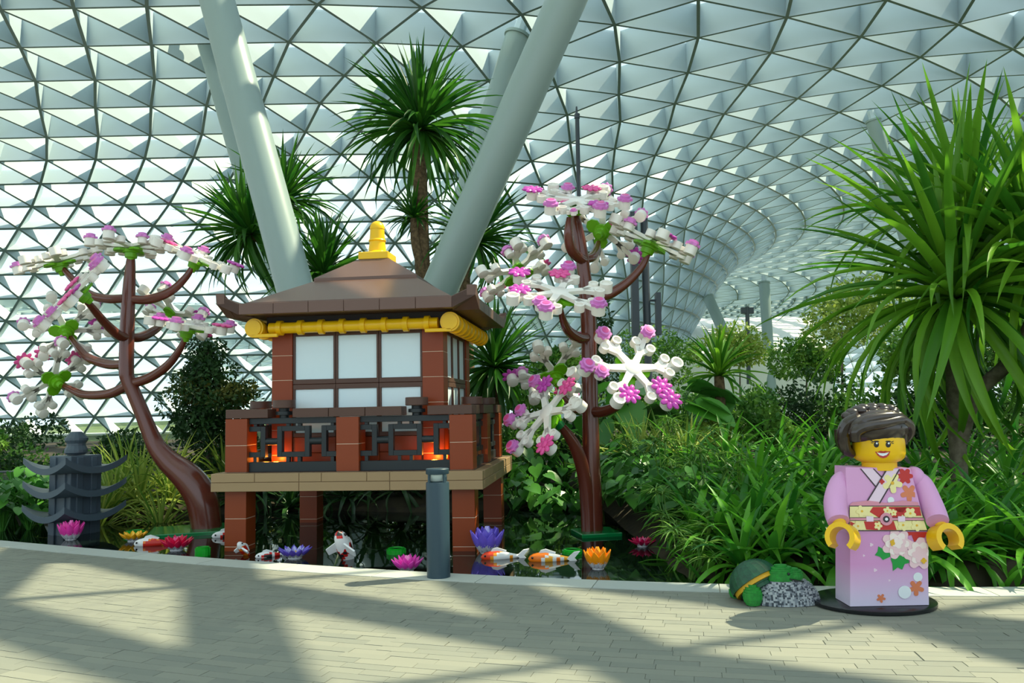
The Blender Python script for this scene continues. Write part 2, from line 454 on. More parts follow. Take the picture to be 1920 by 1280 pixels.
# ================================================================ pavilion on stilts
PX, PY, PYAW, PW, PD = -.3587, 9.05, -.1147, 3.2253, 2.8457
pav = thing('pavilion', 'large brown toy-brick pavilion with gold-topped hipped roof standing on stilts in the pond', 'pavilion', (PX, PY, 0), PYAW)
B_BR = mat('rust_brown_plastic', (134, 57, 21), rough=.38, spec=.35)
B_DK = mat('dark_brown_plastic', (86, 60, 50), rough=.4, spec=.35)
B_TN = mat('tan_plastic', (158, 132, 98), rough=.45, spec=.3)
B_BK = mat('charcoal_plastic', (36, 43, 47), rough=.4, spec=.35)
B_JT = mat('pale_joint', (206, 180, 158), rough=.6)
B_WH = mat('white_panel', (218, 238, 246), rough=.35, spec=.3)
B_GD = mat('yellow_plastic', (244, 192, 12), rough=.3, spec=.4)
CA, CB = -PW / 2, PD / 2
def pier(name, x0, x1, y0, y1, z0, z1, hb, m=None):
    """square pier of stacked blocks with a pale recessed joint"""
    core = obj(name, MB().box(x0 + .004, x1 - .004, y0 + .004, y1 - .004, z0 + .002, z1 - .004), B_JT, pav)
    z = z1
    while z > z0 + 1e-3:
        zb = max(z0, z - hb)
        obj('block', MB().box(x0, x1, y0, y1, zb + .0035, z - .0035, .004), m or B_BR, core); z = zb
    return core
LW = .265
IN = .126
for a0 in (-PW + .115, -.118 - LW):
    for b0 in (IN, PD - IN - LW):
        pier('leg', a0, a0 + LW, b0, b0 + LW, -.34, .645, .325)
# platform: two courses of long tan bricks around, decked on top
core = obj('platform', MB().box(-PW + .01, -.01, .01, PD - .01, .648, .852), mat('tan_core', (120, 96, 70), rough=.7), pav)
def course(z0, z1, cuts_f, cuts_s):
    def seg(cuts, L): return list(zip([0] + cuts, cuts + [L]))
    for s0, s1 in seg(cuts_f, PW):
        obj('brick', MB().box(-PW + s0 + .003, -PW + s1 - .003, 0, .12, z0 + .003, z1 - .003, .004), B_TN, core)
        obj('brick', MB().box(-PW + s0 + .003, -PW + s1 - .003, PD - .12, PD, z0 + .003, z1 - .003, .004), B_TN, core)
    for s0, s1 in seg(cuts_s, PD):
        s0, s1 = max(s0, .124), min(s1, PD - .124)
        if s1 - s0 > .02:
            for x in (-.12, -PW): obj('brick', MB().box(x, x + .12, s0 + .003, s1 - .003, z0 + .003, z1 - .003, .004), B_TN, core)
u = PW / 12
course(.645 + .1065, .858, [2 * u, 4 * u, 5 * u, 7 * u, 8 * u, 10 * u], [1.0 * u, 3 * u, 5 * u, 7 * u, 9 * u])
course(.645, .645 + .1065, [4 * u, 8 * u], [2 * u, 4 * u, 6 * u, 8 * u])
obj('deck', MB().box(-PW + .13, -.13, .13, PD - .13, .85, .858), B_DK, pav)
# balustrade
ZT, ZP, ZR = .858, 1.493, 1.602
PWI = .272
pf = [-PW + .113, CA - PWI / 2, -.134 - PWI + .004]
ps = [IN, CB - PWI / 2, PD - IN - PWI]
for a0 in pf:
    for b0 in (ps[0], ps[2]): pier('post', a0, a0 + PWI, b0, b0 + PWI, ZT, ZP, .3175)
for b0 in (ps[1],):
    for a0 in (pf[0], pf[2]): pier('post', a0, a0 + PWI, b0, b0 + PWI, ZT, ZP, .3175)
def lattice(M, L):
    """black fretwork panel of length L, local x along, y through, z up; returns nothing"""
    t = .03
    fr = MB()
    fr.box(0, L, -.045, .045, ZT, ZT + .115, .004, M)
    p = obj('fretwork', fr, B_BK, pav)
    obj('top_bar', MB().box(0, L, -.045, .045, ZP - .07, ZP, .004, M), B_BK, p)
    w, h0, h1, e = .40, ZT + .172, ZP - .098, .06
    def ring(xc, x0=None, x1=None):
        q = MB(); l, r = xc - w / 2, xc + w / 2
        for (xa, xb, za, zb) in ((l, l + e, h0, h1), (r - e, r, h0, h1), (l + e, r - e, h0, h0 + e), (l + e, r - e, h1 - e, h1)):
            xa, xb = max(xa, 0), min(xb, L)
            if xb - xa > .004: q.box(xa, xb, -.04, .04, za, zb, .003, M)
        for dx in (-.07, .07):
            if 0 < xc + dx - .02 and xc + dx + .02 < L:
                for za, zb in ((ZT + .115, h0), (h1, ZP - .07)): q.box(xc + dx - .02, xc + dx + .02, -.03, .03, za, zb, 0, M)
        obj('square_frame', q, B_BK, p)
    mids = [0, L / 2, L]
    for x in mids: ring(x)
    for xa in (w / 2, L / 2 + w / 2):
        xb = xa + L / 2 - w
        q = MB(); zc = (h0 + h1) / 2
        q.tube([M @ Vector((xa, 0, zc)), M @ Vector((xb, 0, zc))], .042, 12); obj('peg', q, B_BK, p, True)
for a0, a1 in ((pf[0] + PWI, pf[1]), (pf[1] + PWI, pf[2])):
    for b in (ps[0] + .10, ps[2] + PWI - .10): lattice(Matrix.Translation((a0, b, 0)), a1 - a0)
for b0, b1 in ((ps[0] + PWI, ps[1]), (ps[1] + PWI, ps[2])):
    for a in (pf[0] + .10, pf[2] + PWI - .10): lattice(Matrix.Translation((a, b0, 0)) @ Matrix.Rotation(math.pi / 2, 4, 'Z'), b1 - b0)
# hand rail bricks with two gaps per side; a knob and a round cap stand in each gap
RW = .25
def rail(M, L):
    g0, g1 = .53, L - .53; gw = .30
    cuts = [(0, g0)]
    n = 3; m0, m1 = g0 + gw, g1 - gw
    cuts += [(m0 + (m1 - m0) * i / n, m0 + (m1 - m0) * (i + 1) / n) for i in range(n)]
    cuts += [(g1, L)]
    core = None
    for x0, x1 in cuts:
        obj('rail_brick', MB().box(x0 + .003, x1 - .003, -RW / 2, RW / 2, ZP + .003, ZR, .004, M), B_DK, pav)
    for gx in (g0 + gw / 2, g1 - gw / 2):
        k = obj('knob', MB().lathe([(.055, ZP), (.055, ZP + .03), (.10, ZP + .035), (.10, ZP + .075), (.062, ZP + .08), (.062, ZR + .01)], 20, M @ Matrix.Translation((gx, 0, 0))), B_BK, pav, True)
        obj('round_cap', MB().lathe([(.128, ZR + .005), (.134, ZR + .012), (.134, ZR + .095), (.128, ZR + .102)], 28, M @ Matrix.Translation((gx, 0, 0))), B_DK, k, True)
rail(Matrix.Translation((-PW + .113, IN + RW / 2, 0)), PW - .243)
rail(Matrix.Translation((-PW + .113, PD - IN - RW / 2, 0)), PW - .243)
for a in (-PW + .113 + RW / 2, -.13 - RW / 2):
    M = Matrix.Translation((a, IN + RW + .004, 0)) @ Matrix.Rotation(math.pi / 2, 4, 'Z'); L = PD - 2 * IN - 2 * RW - .008
    g = [(0, .30), (.62, L - .62), (L - .30, L)]
    for x0, x1 in g: obj('rail_brick', MB().box(x0 + .003, x1 - .003, -RW / 2, RW / 2, ZP + .003, ZR, .004, M), B_DK, pav)
    for gx in (.46, L - .46):
        k = obj('knob', MB().lathe([(.055, ZP), (.055, ZP + .03), (.10, ZP + .035), (.10, ZP + .075), (.062, ZP + .08), (.062, ZR + .01)], 20, M @ Matrix.Translation((gx, 0, 0))), B_BK, pav, True)
        obj('round_cap', MB().lathe([(.128, ZR + .005), (.134, ZR + .012), (.134, ZR + .095), (.128, ZR + .102)], 28, M @ Matrix.Translation((gx, 0, 0))), B_DK, k, True)
# house
HA0, HA1, HB0, HB1, HZ0, HZ1 = -2.692, -.533, .487, PD - .487, ZT, 2.56
CWD = .262
for a0 in (HA0, HA1 - CWD):
    for b0 in (HB0, HB1 - CWD): pier('corner_column', a0, a0 + CWD, b0, b0 + CWD, HZ0, HZ1, .305)
def wallface(M, L, back):
    """one shoji wall of length L: frame bars, white panels, lower boards"""
    fr = MB(); d = .02
    fr.box(0, L, d + .05, d + .09, HZ0, HZ1, 0, M)
    w = obj('screen_wall', fr, B_BR, pav)
    zs = [(1.30, 1.835), (1.955, 2.49)]
    cols = 3; e = .028; cw = L / cols
    for i in range(cols):
        for z0, z1 in zs:
            obj('panel', MB().box(i * cw + e, (i + 1) * cw - e, d + .02, d + .052, z0, z1, .003, M), B_WH, w)
            for (xa, xb, za, zb) in ((i * cw + .002, i * cw + e, z0 - .03, z1 + .03), ((i + 1) * cw - e, (i + 1) * cw - .002, z0 - .03, z1 + .03)):
                obj('frame_bar', MB().box(xa, xb, d, d + .052, za, zb, .003, M), B_DK, w)
        for za, zb in ((2.49, 2.56), (1.898, 1.955), (1.835, 1.893), (1.25, 1.30)):
            obj('frame_bar', MB().box(i * cw + .002, (i + 1) * cw - .002, d - .003, d + .052, za, zb, .003, M), B_DK, w)
        for za, zb in ((.862, 1.055), (1.06, 1.246)):
            obj('block', MB().box(i * cw + .003, (i + 1) * cw - .003, d, d + .052, za, zb, .003, M), B_BR, w)
wallface(Matrix.Translation((HA0 + CWD, HB0, 0)), HA1 - HA0 - 2 * CWD, 0)
wallface(Matrix.Translation((HA1 - CWD, HB1, 0)) @ Matrix.Rotation(math.pi, 4, 'Z'), HA1 - HA0 - 2 * CWD, 0)
wallface(Matrix.Translation((HA1, HB0 + CWD, 0)) @ Matrix.Rotation(math.pi / 2, 4, 'Z'), HB1 - HB0 - 2 * CWD, 0)
wallface(Matrix.Translation((HA0, HB1 - CWD, 0)) @ Matrix.Rotation(-math.pi / 2, 4, 'Z'), HB1 - HB0 - 2 * CWD, 0)
obj('ceiling_board', MB().box(HA0 + .02, HA1 - .02, HB0 + .02, HB1 - .02, HZ1, HZ1 + .05), B_DK, pav)
# gold pipes under the eaves
def pipe(M, L, n, end=True):
    p = obj('gutter_pipe', MB().tube([M @ Vector((0, 0, 0)), M @ Vector((L, 0, 0))], .068, 20), B_GD, pav, True)
    for i in range(n):
        x = L * (i + .5) / n
        obj('pipe_ring', MB().tube([M @ Vector((x - .03, 0, 0)), M @ Vector((x + .03, 0, 0))], .092, 20), B_GD, p, True)
PZ = 2.585
pipe(Matrix.Translation((HA0 + .03, HB0 - .13, PZ)), HA1 - HA0 - .06, 8)
pipe(Matrix.Translation((HA0 + .03, HB1 + .13, PZ)), HA1 - HA0 - .06, 8)
for a in (HA1 + .13, HA0 - .13):
    M = Matrix.Translation((a, HB0 - .25, PZ)) @ Matrix.Rotation(math.pi / 2, 4, 'Z'); L = HB1 - HB0 + .5
    p = obj('gutter_pipe', MB().tube([M @ Vector((0, 0, 0)), M @ Vector((L, 0, 0))], .095, 20), B_GD, pav, True)
    for i in range(9):
        x = .06 + (L - .12) * i / 8; obj('pipe_ring', MB().tube([M @ Vector((x - .04, 0, 0)), M @ Vector((x + .04, 0, 0))], .118, 22), B_GD, p, True)
    obj('pipe_tongue', MB().box(0, .05, -.02 if a > CA else -.30, .30 if a > CA else .02, -.118, -.075, .006, M), B_GD, p)
for b in (HB0, HB1): obj('eave_board', MB().box(HA0 - .05, HA1 + .05, b - .04, b + .04, 2.545, 2.74), mat('eave_dark', (40, 32, 30), rough=.6), pav)
for a in (HA0, HA1): obj('eave_board', MB().box(a - .04, a + .04, HB0, HB1, 2.545, 2.74), MATS['eave_dark'], pav)
# roof: eave ring with upturned horns, then two hipped tiers
R_BR = mat('roof_brown_plastic', (106, 79, 69), rough=.36, spec=.4)
E0, E1 = 2.722, 2.855                       # eave fascia
def eave_side(M, L):
    """front fascia and soffit of one side, L = full length tip to tip; local x along, y inwards"""
    tip = .275; q = L - 2 * tip
    n = 6
    for i in range(n):
        x0, x1 = tip + q * i / n, tip + q * (i + 1) / n
        obj('fascia_brick', MB().box(x0 + .002, x1 - .002, .0, .10, E0, E1, .004, M), R_BR, ev)
    for sgn, xc, xt in ((1, tip, 0), (-1, L - tip, L)):
        # horn: fascia bends up to the tip
        o = [(xc, E0), (xt, E0 + .135), (xt - sgn * .01, E0 + .255), (xc, E1)]
        if sgn > 0: o = o[::-1]
        mbh = MB(); vs = []
        for yy in (0, .10):
            vs += [M @ Vector((x, yy, z)) for x, z in o]
        mbh.add(vs, [(3, 2, 1, 0) if sgn < 0 else (3, 2, 1, 0), (4, 5, 6, 7), (0, 1, 5, 4), (1, 2, 6, 5), (2, 3, 7, 6), (3, 0, 4, 7)])
        obj('horn', mbh, R_BR, ev)
A0, A1, Bf, Bb = -PW + .05, -.05, .0, PD
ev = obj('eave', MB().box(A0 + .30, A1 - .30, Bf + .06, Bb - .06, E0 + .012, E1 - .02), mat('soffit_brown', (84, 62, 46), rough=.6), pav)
eave_side(Matrix.Translation((A0, Bf, 0)), A1 - A0)
eave_side(Matrix.Translation((A1, Bb, 0)) @ Matrix.Rotation(math.pi, 4, 'Z'), A1 - A0)
eave_side(Matrix.Translation((A1, Bf, 0)) @ Matrix.Rotation(math.pi / 2, 4, 'Z'), Bb - Bf)
eave_side(Matrix.Translation((A0, Bb, 0)) @ Matrix.Rotation(-math.pi / 2, 4, 'Z'), Bb - Bf)
# corner plates between the horns: square plate folded up along both sides to the corner
for cx, cy, sx, sy in ((A0, Bf, 1, 1), (A1, Bf, -1, 1), (A1, Bb, -1, -1), (A0, Bb, 1, -1)):
    t = .275; mbh = MB()
    P = [(cx, cy, .135), (cx + sx * t, cy, 0), (cx + sx * (t + .05), cy + sy * (t + .05), 0), (cx, cy + sy * t, 0)]
    top = [(cx, cy, .245), (cx + sx * t, cy, .125), (cx + sx * (t + .05), cy + sy * (t + .05), .125), (cx, cy + sy * t, .125)]
    vs = [Vector((x, y, E0 + z)) for x, y, z in P] + [Vector((x, y, E0 + z)) for x, y, z in top]
    mbh.add(vs, [(0, 3, 2), (0, 2, 1), (4, 5, 6), (4, 6, 7), (0, 1, 5, 4), (1, 2, 6, 5), (2, 3, 7, 6), (3, 0, 4, 7)])
    obj('corner_plate', mbh, R_BR, ev)
for xx in (A0 + .0, A1 - .31):
    obj('side_soffit', MB().box(xx + .01, xx + .30, Bf + .30, Bb - .30, E0 + .006, E1 - .03), R_BR, ev)
def frustum(name, h0, h1, z0, z1, lip):
    """hip tier: half sizes at foot h0=(a,b) and head h1, vertical lip below the slope"""
    mbf = MB(); vs = []
    for (a, b), z in ((h0, z0), (h0, z0 + lip), (h1, z1)):
        vs += [Vector((CA + sx * a, CB + sy * b, z)) for sx, sy in ((-1, -1), (1, -1), (1, 1), (-1, 1))]
    fs = [(3, 2, 1, 0), (8, 9, 10, 11)]
    for r in (0, 4): fs += [(r + i, r + (i + 1) % 4, r + 4 + (i + 1) % 4, r + 4 + i) for i in range(4)]
    mbf.add(vs, fs); return obj(name, mbf, R_BR, pav)
frustum('roof_tier', (1.245, 1.30), (.64, .54), E1 - .01, 3.25, .035)
frustum('roof_tier', (.675, .575), (.19, .19), 3.215, 3.575, .055)
fin = obj('finial', MB().box(CA - .205, CA + .205, CB - .205, CB + .205, 3.565, 3.665, .008), B_GD, pav)
obj('finial_top', MB().lathe([(.175, 3.665), (.12, 3.70), (.105, 3.83), (.112, 3.835), (.118, 3.845), (.112, 3.86), (.103, 3.868), (.095, 4.0), (.10, 4.005), (.10, 4.03), (.092, 4.06), (.072, 4.092), (.04, 4.112), (.006, 4.12)], 26, Matrix.Translation((CA, CB, 0))), B_GD, fin, True)
# warm lamps that wash the column feet
for a, b in ((HA0 - .12, HB0 + .13), (HA1 + .12, HB0 + .13), (HA0 + .10, HB0 - .10), (HA1 - .10, HB0 - .10)):
    p = obj('uplight', MB().lathe([(.045, ZT), (.045, ZT + .03), (.03, ZT + .034)], 14, Matrix.Translation((a, b, 0))), emis('amber_lamp', (255, 120, 20), 1.5), pav)
    l = bpy.data.lights.new('uplight', 'POINT'); l.energy = 4.5; l.color = (1, .30, .03); l.shadow_soft_size = .03
    lo = bpy.data.objects.new('uplight_glow', l); COL.objects.link(lo); lo.parent = p; lo.location = (a, b, ZT + .14)
# ================================================================ roof columns
M_COL = mat('column_paint', (146, 165, 162), rough=.35, spec=.45)
def column(label, p0, p1, r0, r1, rtip=None, group=None, cap=True):
    p0, p1 = Vector(p0), Vector(p1)
    t = thing('roof_column', label, 'column', p0, group=group)
    d = p1 - p0; e = p1 - d.normalized() * (1.6 * r1 if cap else .0)
    obj('shaft', MB().tube([p0, p0.lerp(e, .5), e], [r0, (r0 + r1) / 2, r1], 28), M_COL, t, True, off=p0)
    if cap:
        obj('collar', MB().tube([e, e + d.normalized() * r1 * .25], r1 * 1.12, 24), M_COL, t, True, off=p0)
        obj('node_plate', MB().tube([e + d.normalized() * r1 * .25, p1], [r1 * .55, r1 * .5], 8), M_STEEL, t, False, off=p0)
def ext(a, b, k): a, b = Vector(a), Vector(b); return a + (b - a) * k
b = at(668, 965, 14.2); column('thick pale column rising left from behind the pavilion roof, nearer of its pair', b, ext(b, at(407, 0, 15.4), 1.22), .345, .345)
b = at(640, 960, 17.0); column('thick pale column leaning right between pavilion roof and palm, nearer of its pair', b, ext(b, at(1062, 0, 13.9), 1.22), .36, .36)
b = at(640, 945, 31); column('thinner pale column partly hidden behind the thick left column', b, at(376, 28, 33.0), .50, .47)
b = at(690, 945, 31); column('thinner sunlit pale column standing behind the crown of the tall palm', b, at(980, 38, 32.0), .52, .50)
b = at(1420, 760, 62); column('slim leaning column far behind the second blossom tree, tilted to the left', b, at(1322, 545, 66), .44, .44)
b = at(1446, 740, 62); column('slim upright column far away above the umbrella trees', b, at(1432, 517, 64), .42, .42)
b = at(1730, 480, 44); column('grey column end poking out above the big screw-pine leaves', at(1790, 760, 42), at(1632, 208, 42), .38, .38)
# ================================================================ masts
M_MAST = mat('dark_steel', (62, 70, 78), rough=.5)
t = thing('speaker_mast', 'dark grey mast with two tall column loudspeakers beside the second blossom tree', 'mast', at(1218, 760, 24))
o = t.location.copy(); Y = 24
k = Y / FPX
obj('pole', MB().tube([o, at(1207, 396, Y)], .115, 14), M_MAST, t, True, off=o)
for x0, y0, y1, w, x1 in ((1187, 398, 630, 13, 1192), (1233, 549, 628, 9, 1235)):
    a, b_ = at(x0, y0, Y - .1), at(x1, y1, Y - .1)
    sp = MB(); wv = w * k / 2
    sp.add([a + Vector((sx * wv, sy * .14, 0)) for sx, sy in ((-1, -1), (1, -1), (1, 1), (-1, 1))] + [b_ + Vector((sx * wv, sy * .14, 0)) for sx, sy in ((-1, -1), (1, -1), (1, 1), (-1, 1))],
           [(3, 2, 1, 0), (4, 5, 6, 7), (0, 1, 5, 4), (1, 2, 6, 5), (2, 3, 7, 6), (3, 0, 4, 7)])
    s_ = obj('loudspeaker', sp, M_MAST, t, off=o)
    for yy in (y0 + 14, y1 - 8):
        q0 = at(x0 + (x1 - x0) * (yy - y0) / (y1 - y0), yy, Y - .1); q1 = at(1209, yy, Y)
        obj('bracket', MB().tube([q0, q1], .035, 8), M_MAST, s_, off=o)
t = thing('light_mast', 'thin dark lightning rod mast behind the top of the second blossom tree', 'mast', at(1106, 760, 27.5))
o = t.location.copy()
obj('pole', MB().tube([o, at(1088, 480, 27.5)], .13, 14), M_MAST, t, True, off=o)
obj('upper_pole', MB().tube([at(1088, 480, 27.5), at(1082, 215, 27.5)], .075, 12), M_MAST, t, True, off=o)
obj('tip', MB().tube([at(1082, 222, 27.5), at(1082, 214, 27.5), at(1081, 212, 27.5), at(1081, 200, 27.5)], [.1, .1, .045, .03], 10), M_MAST, t, True, off=o)
t = thing('lamp_mast', 'slim far lamp mast with small floodlights near the upright column', 'mast', at(1404, 720, 50))
o = t.location.copy()
obj('pole', MB().tube([o, at(1401, 575, 50)], .13, 10), M_MAST, t, True, off=o)
for dx in (-7, 7): obj('floodlight', MB().box(-.16, .16, -.12, .12, -.2, .2, .02, Matrix.Translation(at(1401 + dx, 582, 50))), M_MAST, t, off=o)
# ================================================================ blossom trees
BARK = mat('glossy_brown_plastic', (98, 46, 34), rough=.22, spec=.5, coat=.3)
BWH = mat('white_plastic', (240, 236, 228), rough=.3, spec=.4)
BGR = mat('lime_green_plastic', (106, 176, 24), rough=.3, spec=.4)
BPK = mat('lilac_pink_plastic', (216, 128, 204), rough=.28, spec=.4)
BHP = mat('hot_pink_plastic', (228, 84, 156), rough=.28, spec=.4)
BMG = mat('magenta_plastic', (196, 70, 176), rough=.28, spec=.4)
def mk_plate(seed, gap=0):
    """white branching plate: six forked arms that end in hollow cups; returns mesh builder, cup positions"""
    r = random.Random(seed); mb = MB(); cups = []
    mb.lathe([(.10, -.035), (.12, -.02), (.12, .02), (.10, .035)], 12)
    for k in range(6):
        a = 2 * math.pi * (k + r.uniform(-.13, .13)) / 6
        d = Vector((math.cos(a), math.sin(a), 0)); L = r.uniform(.26, .34)
        def bar(p, q, w0, w1, h=.05):
            t = (q - p).normalized(); n = Vector((-t.y, t.x, 0))
            mb.add([p + n * w0, p - n * w0, q - n * w1, q + n * w1] + [v + Vector((0, 0, -h)) for v in (p + n * w0, p - n * w0, q - n * w1, q + n * w1)],
                   [(3, 2, 1, 0), (4, 5, 6, 7), (0, 1, 5, 4), (1, 2, 6, 5), (2, 3, 7, 6), (3, 0, 4, 7)])
        f = d * L; bar(Vector((0, 0, .025)), f + Vector((0, 0, .025)), .055, .04)
        for m, (da, ll, big) in enumerate(((-.55, .20, 0), (.10, .33, 1), (.62, .19, 0))):
            a2 = a + da; q = f + Vector((math.cos(a2), math.sin(a2), 0)) * ll * r.uniform(.9, 1.1)
            bar(f + Vector((0, 0, .025)), q + Vector((0, 0, .025)), .035, .03)
            cups.append((q, .085 if big else .066, big))
    for q, R, big in cups:
        h = .13 if big else .10
        mb.lathe([(R * .86, -.05), (R, -.045), (R, h - .05), (R * .72, h - .05), (R * .68, h - .075), (.001, h - .078)], 14, Matrix.Translation(q))
    return mb, cups
PL = []
for i in range(4):
    mb, cups = mk_plate(40 + i); PL.append((mb.mesh('blossom_plate', BWH, True), cups))
mb = MB()                                            # round rose: scalloped skirt, drum, inner cup
out = [((.098 + .012 * math.cos(8 * a)) * math.cos(a), (.098 + .012 * math.cos(8 * a)) * math.sin(a)) for a in [2 * math.pi * i / 40 for i in range(40)]]
mb.prism(out, 0, .035); mb.lathe([(.07, .03), (.07, .075), (.052, .08)], 18)
ROSE = mb.mesh('flower', BPK, True)
ROSE_C = MB().lathe([(.046, .06), (.046, .084), (.001, .086)], 14).mesh('centre', BHP, True)
def mk_daisy(m):
    mb = MB(); mb.lathe([(.03, 0), (.045, .01), (.045, .035), (.02, .045)], 10)
    for k in range(8):
        a = 2 * math.pi * k / 8; c = Vector((math.cos(a) * .085, math.sin(a) * .085, .02))
        b = MB().ball((0, 0, 0), (.055, .034, .022), 8, 5); R = Matrix.Translation(c) @ Matrix.Rotation(a, 4, 'Z')
        mb.add([R @ Vector(v) for v in b.v], b.f)
    return mb.mesh('flower', m, True)
DAISY = [mk_daisy(BMG), mk_daisy(BHP)]
mb = MB()                                            # green leaf mount under each plate
mb.lathe([(.045, -.26), (.06, -.20), (.09, -.19), (.10, -.12), (.13, -.115), (.13, -.06)], 14)
for k in range(3):
    a = 2 * math.pi * k / 3
    b = MB().prism([(0, -.05), (.16, -.11), (.24, -.07), (.27, 0), (.24, .07), (.16, .11), (0, .05)], -.09, -.055)
    R = Matrix.Rotation(a, 4, 'Z'); mb.add([R @ Vector(v) for v in b.v], b.f)
LEAFM = mb.mesh('leaf_mount', BGR, True)
def cluster(tree, o, p, nrm, roll, var, nfl, seed, sc=1.0):
    r = random.Random(seed); me, cups = PL[var % 4]
    M = frame(Vector(p) - o, nrm, roll) @ Matrix.Scale(sc, 4)
    pl = put('blossom_plate', me, tree, M); put('leaf_mount', LEAFM, tree, M)
    big = [c for c in cups if c[2]]; small = [c for c in cups if not c[2]]; r.shuffle(big); r.shuffle(small)
    for i in range(nfl):
        if i < 4: q, R, b = big[i]
        else: q, R, b = small[i - 4]
        h = .08 if b else .05
        Mf = Matrix.Translation(q + Vector((0, 0, h - .002))) @ Matrix.Rotation(r.uniform(0, 6), 4, 'Z') @ Matrix.Scale(1 if b else .95, 4)
        if i % 5 in (1, 4): put('flower', DAISY[r.randrange(2)], pl, Mf @ Matrix.Scale(1.15, 4))
        else:
            f = put('flower', ROSE, pl, Mf); c = put('flower_centre', ROSE_C, pl, Mf)
def limb(tree, o, name, pts, n=5, k=14):
    """pts = (px, py, depth, radius in px)"""
    P = smoothpath([(*at(x, y, Y), r * Y / FPX) for x, y, Y, r in pts], n)
    return obj(name, MB().tube([q[:3] for q in P], [q[3] for q in P], k), BARK, tree, True, off=o)
YL = 11.7
b = gz(386, 994, WZ); YL = b.y
tl = thing('blossom_tree', 'toy cherry blossom tree with curved brown trunk between stone lantern and pavilion', 'tree', b, group='toy cherry blossom trees'); o = Vector(b)
limb(tl, o, 'trunk', [(389, 1006, YL, 27), (385, 970, YL, 28), (376, 930, YL, 29), (352, 895, YL, 27), (318, 866, YL, 21), (294, 838, YL, 17), (279, 805, YL, 14.5), (264, 768, YL, 13.5), (250, 735, YL, 13), (240, 712, YL, 13), (237, 690, YL, 13.5), (239, 600, YL, 13), (242, 540, YL, 11.5), (245, 492, YL, 8.5), (246, 478, YL, 5)])
BRL = [([(238, 559, 0, 8), (200, 560, 0, 8.5), (165, 550, .1, 8), (135, 522, .15, 6.5), (116, 500, .2, 4.5)], (110, 488, .2), (-.25, -.10, .95), 0, 3),
       ([(242, 561, 0, 8), (280, 561, 0, 9), (320, 546, 0, 8), (348, 520, 0, 6.5), (364, 495, 0, 4.5)], (370, 482, 0), (.40, -.12, .9), 1, 5),
       ([(245, 492, 0, 7), (246, 470, 0, 4)], (247, 462, 0), (.02, .06, 1), 2, 6),
       ([(240, 632, 0, 8), (222, 628, -.2, 9), (195, 603, -.5, 8), (170, 573, -.8, 6.5), (154, 556, -1.0, 4.5)], (143, 545, -1.05), (-.62, -.55, .62), 3, 8),
       ([(242, 632, 0, 8), (262, 632, .2, 9), (288, 620, .5, 8), (308, 604, .8, 5)], (325, 588, .95), (.35, .5, .8), 0, 5),
       ([(237, 682, 0, 8), (205, 683, .2, 9), (165, 670, .4, 8), (142, 645, .6, 6), (131, 630, .7, 4.5)], (124, 618, .75), (-.4, .75, .55), 1, 5),
       ([(240, 722, 0, 9), (205, 738, .15, 9), (160, 740, .3, 8), (130, 728, .4, 6), (112, 719, .5, 4.5)], (100, 711, .5), (-.78, .45, .45), 2, 5),
       ([(243, 720, 0, 9), (280, 708, 0, 9), (315, 684, -.1, 8), (340, 650, -.2, 6), (349, 626, -.25, 4.5)], (352, 610, -.25), (.18, -.12, .95), 3, 6)]
for i, (pts, c, nrm, v, nf) in enumerate(BRL):
    limb(tl, o, 'branch', [(x, y, YL + d, r) for x, y, d, r in pts])
    cluster(tl, o, at(c[0], c[1], YL + c[2]), nrm, i * .7, v, nf, 300 + i, .88)
b = gz(1112, 1000, WZ); YR = b.y
tr = thing('blossom_tree', 'toy cherry blossom tree with straight brown trunk to the right of the pavilion', 'tree', b, group='toy cherry blossom trees'); o = Vector(b)
limb(tr, o, 'trunk', [(1113, 1012, YR, 18), (1112, 960, YR, 18), (1109, 880, YR, 17), (1107, 780, YR, 15.5), (1105, 680, YR, 15), (1103, 590, YR, 15), (1097, 530, YR, 13.5), (1090, 470, YR, 12), (1083, 430, YR, 11), (1079, 405, YR, 8), (1079, 392, YR, 5)])
limb(tr, o, 'second_stem', [(1104, 1010, YR - .05, 14), (1102, 950, YR - .05, 14), (1095, 890, YR - .1, 13), (1080, 840, YR - .2, 12), (1060, 808, YR - .3, 9), (1044, 790, YR - .4, 6)])
obj('stem_joint', MB().tube([at(1052, 799, YR - .36), at(1036, 782, YR - .42)], .06, 14), mat('deep_green_plastic', (20, 128, 60), rough=.3), tr, True, off=o)
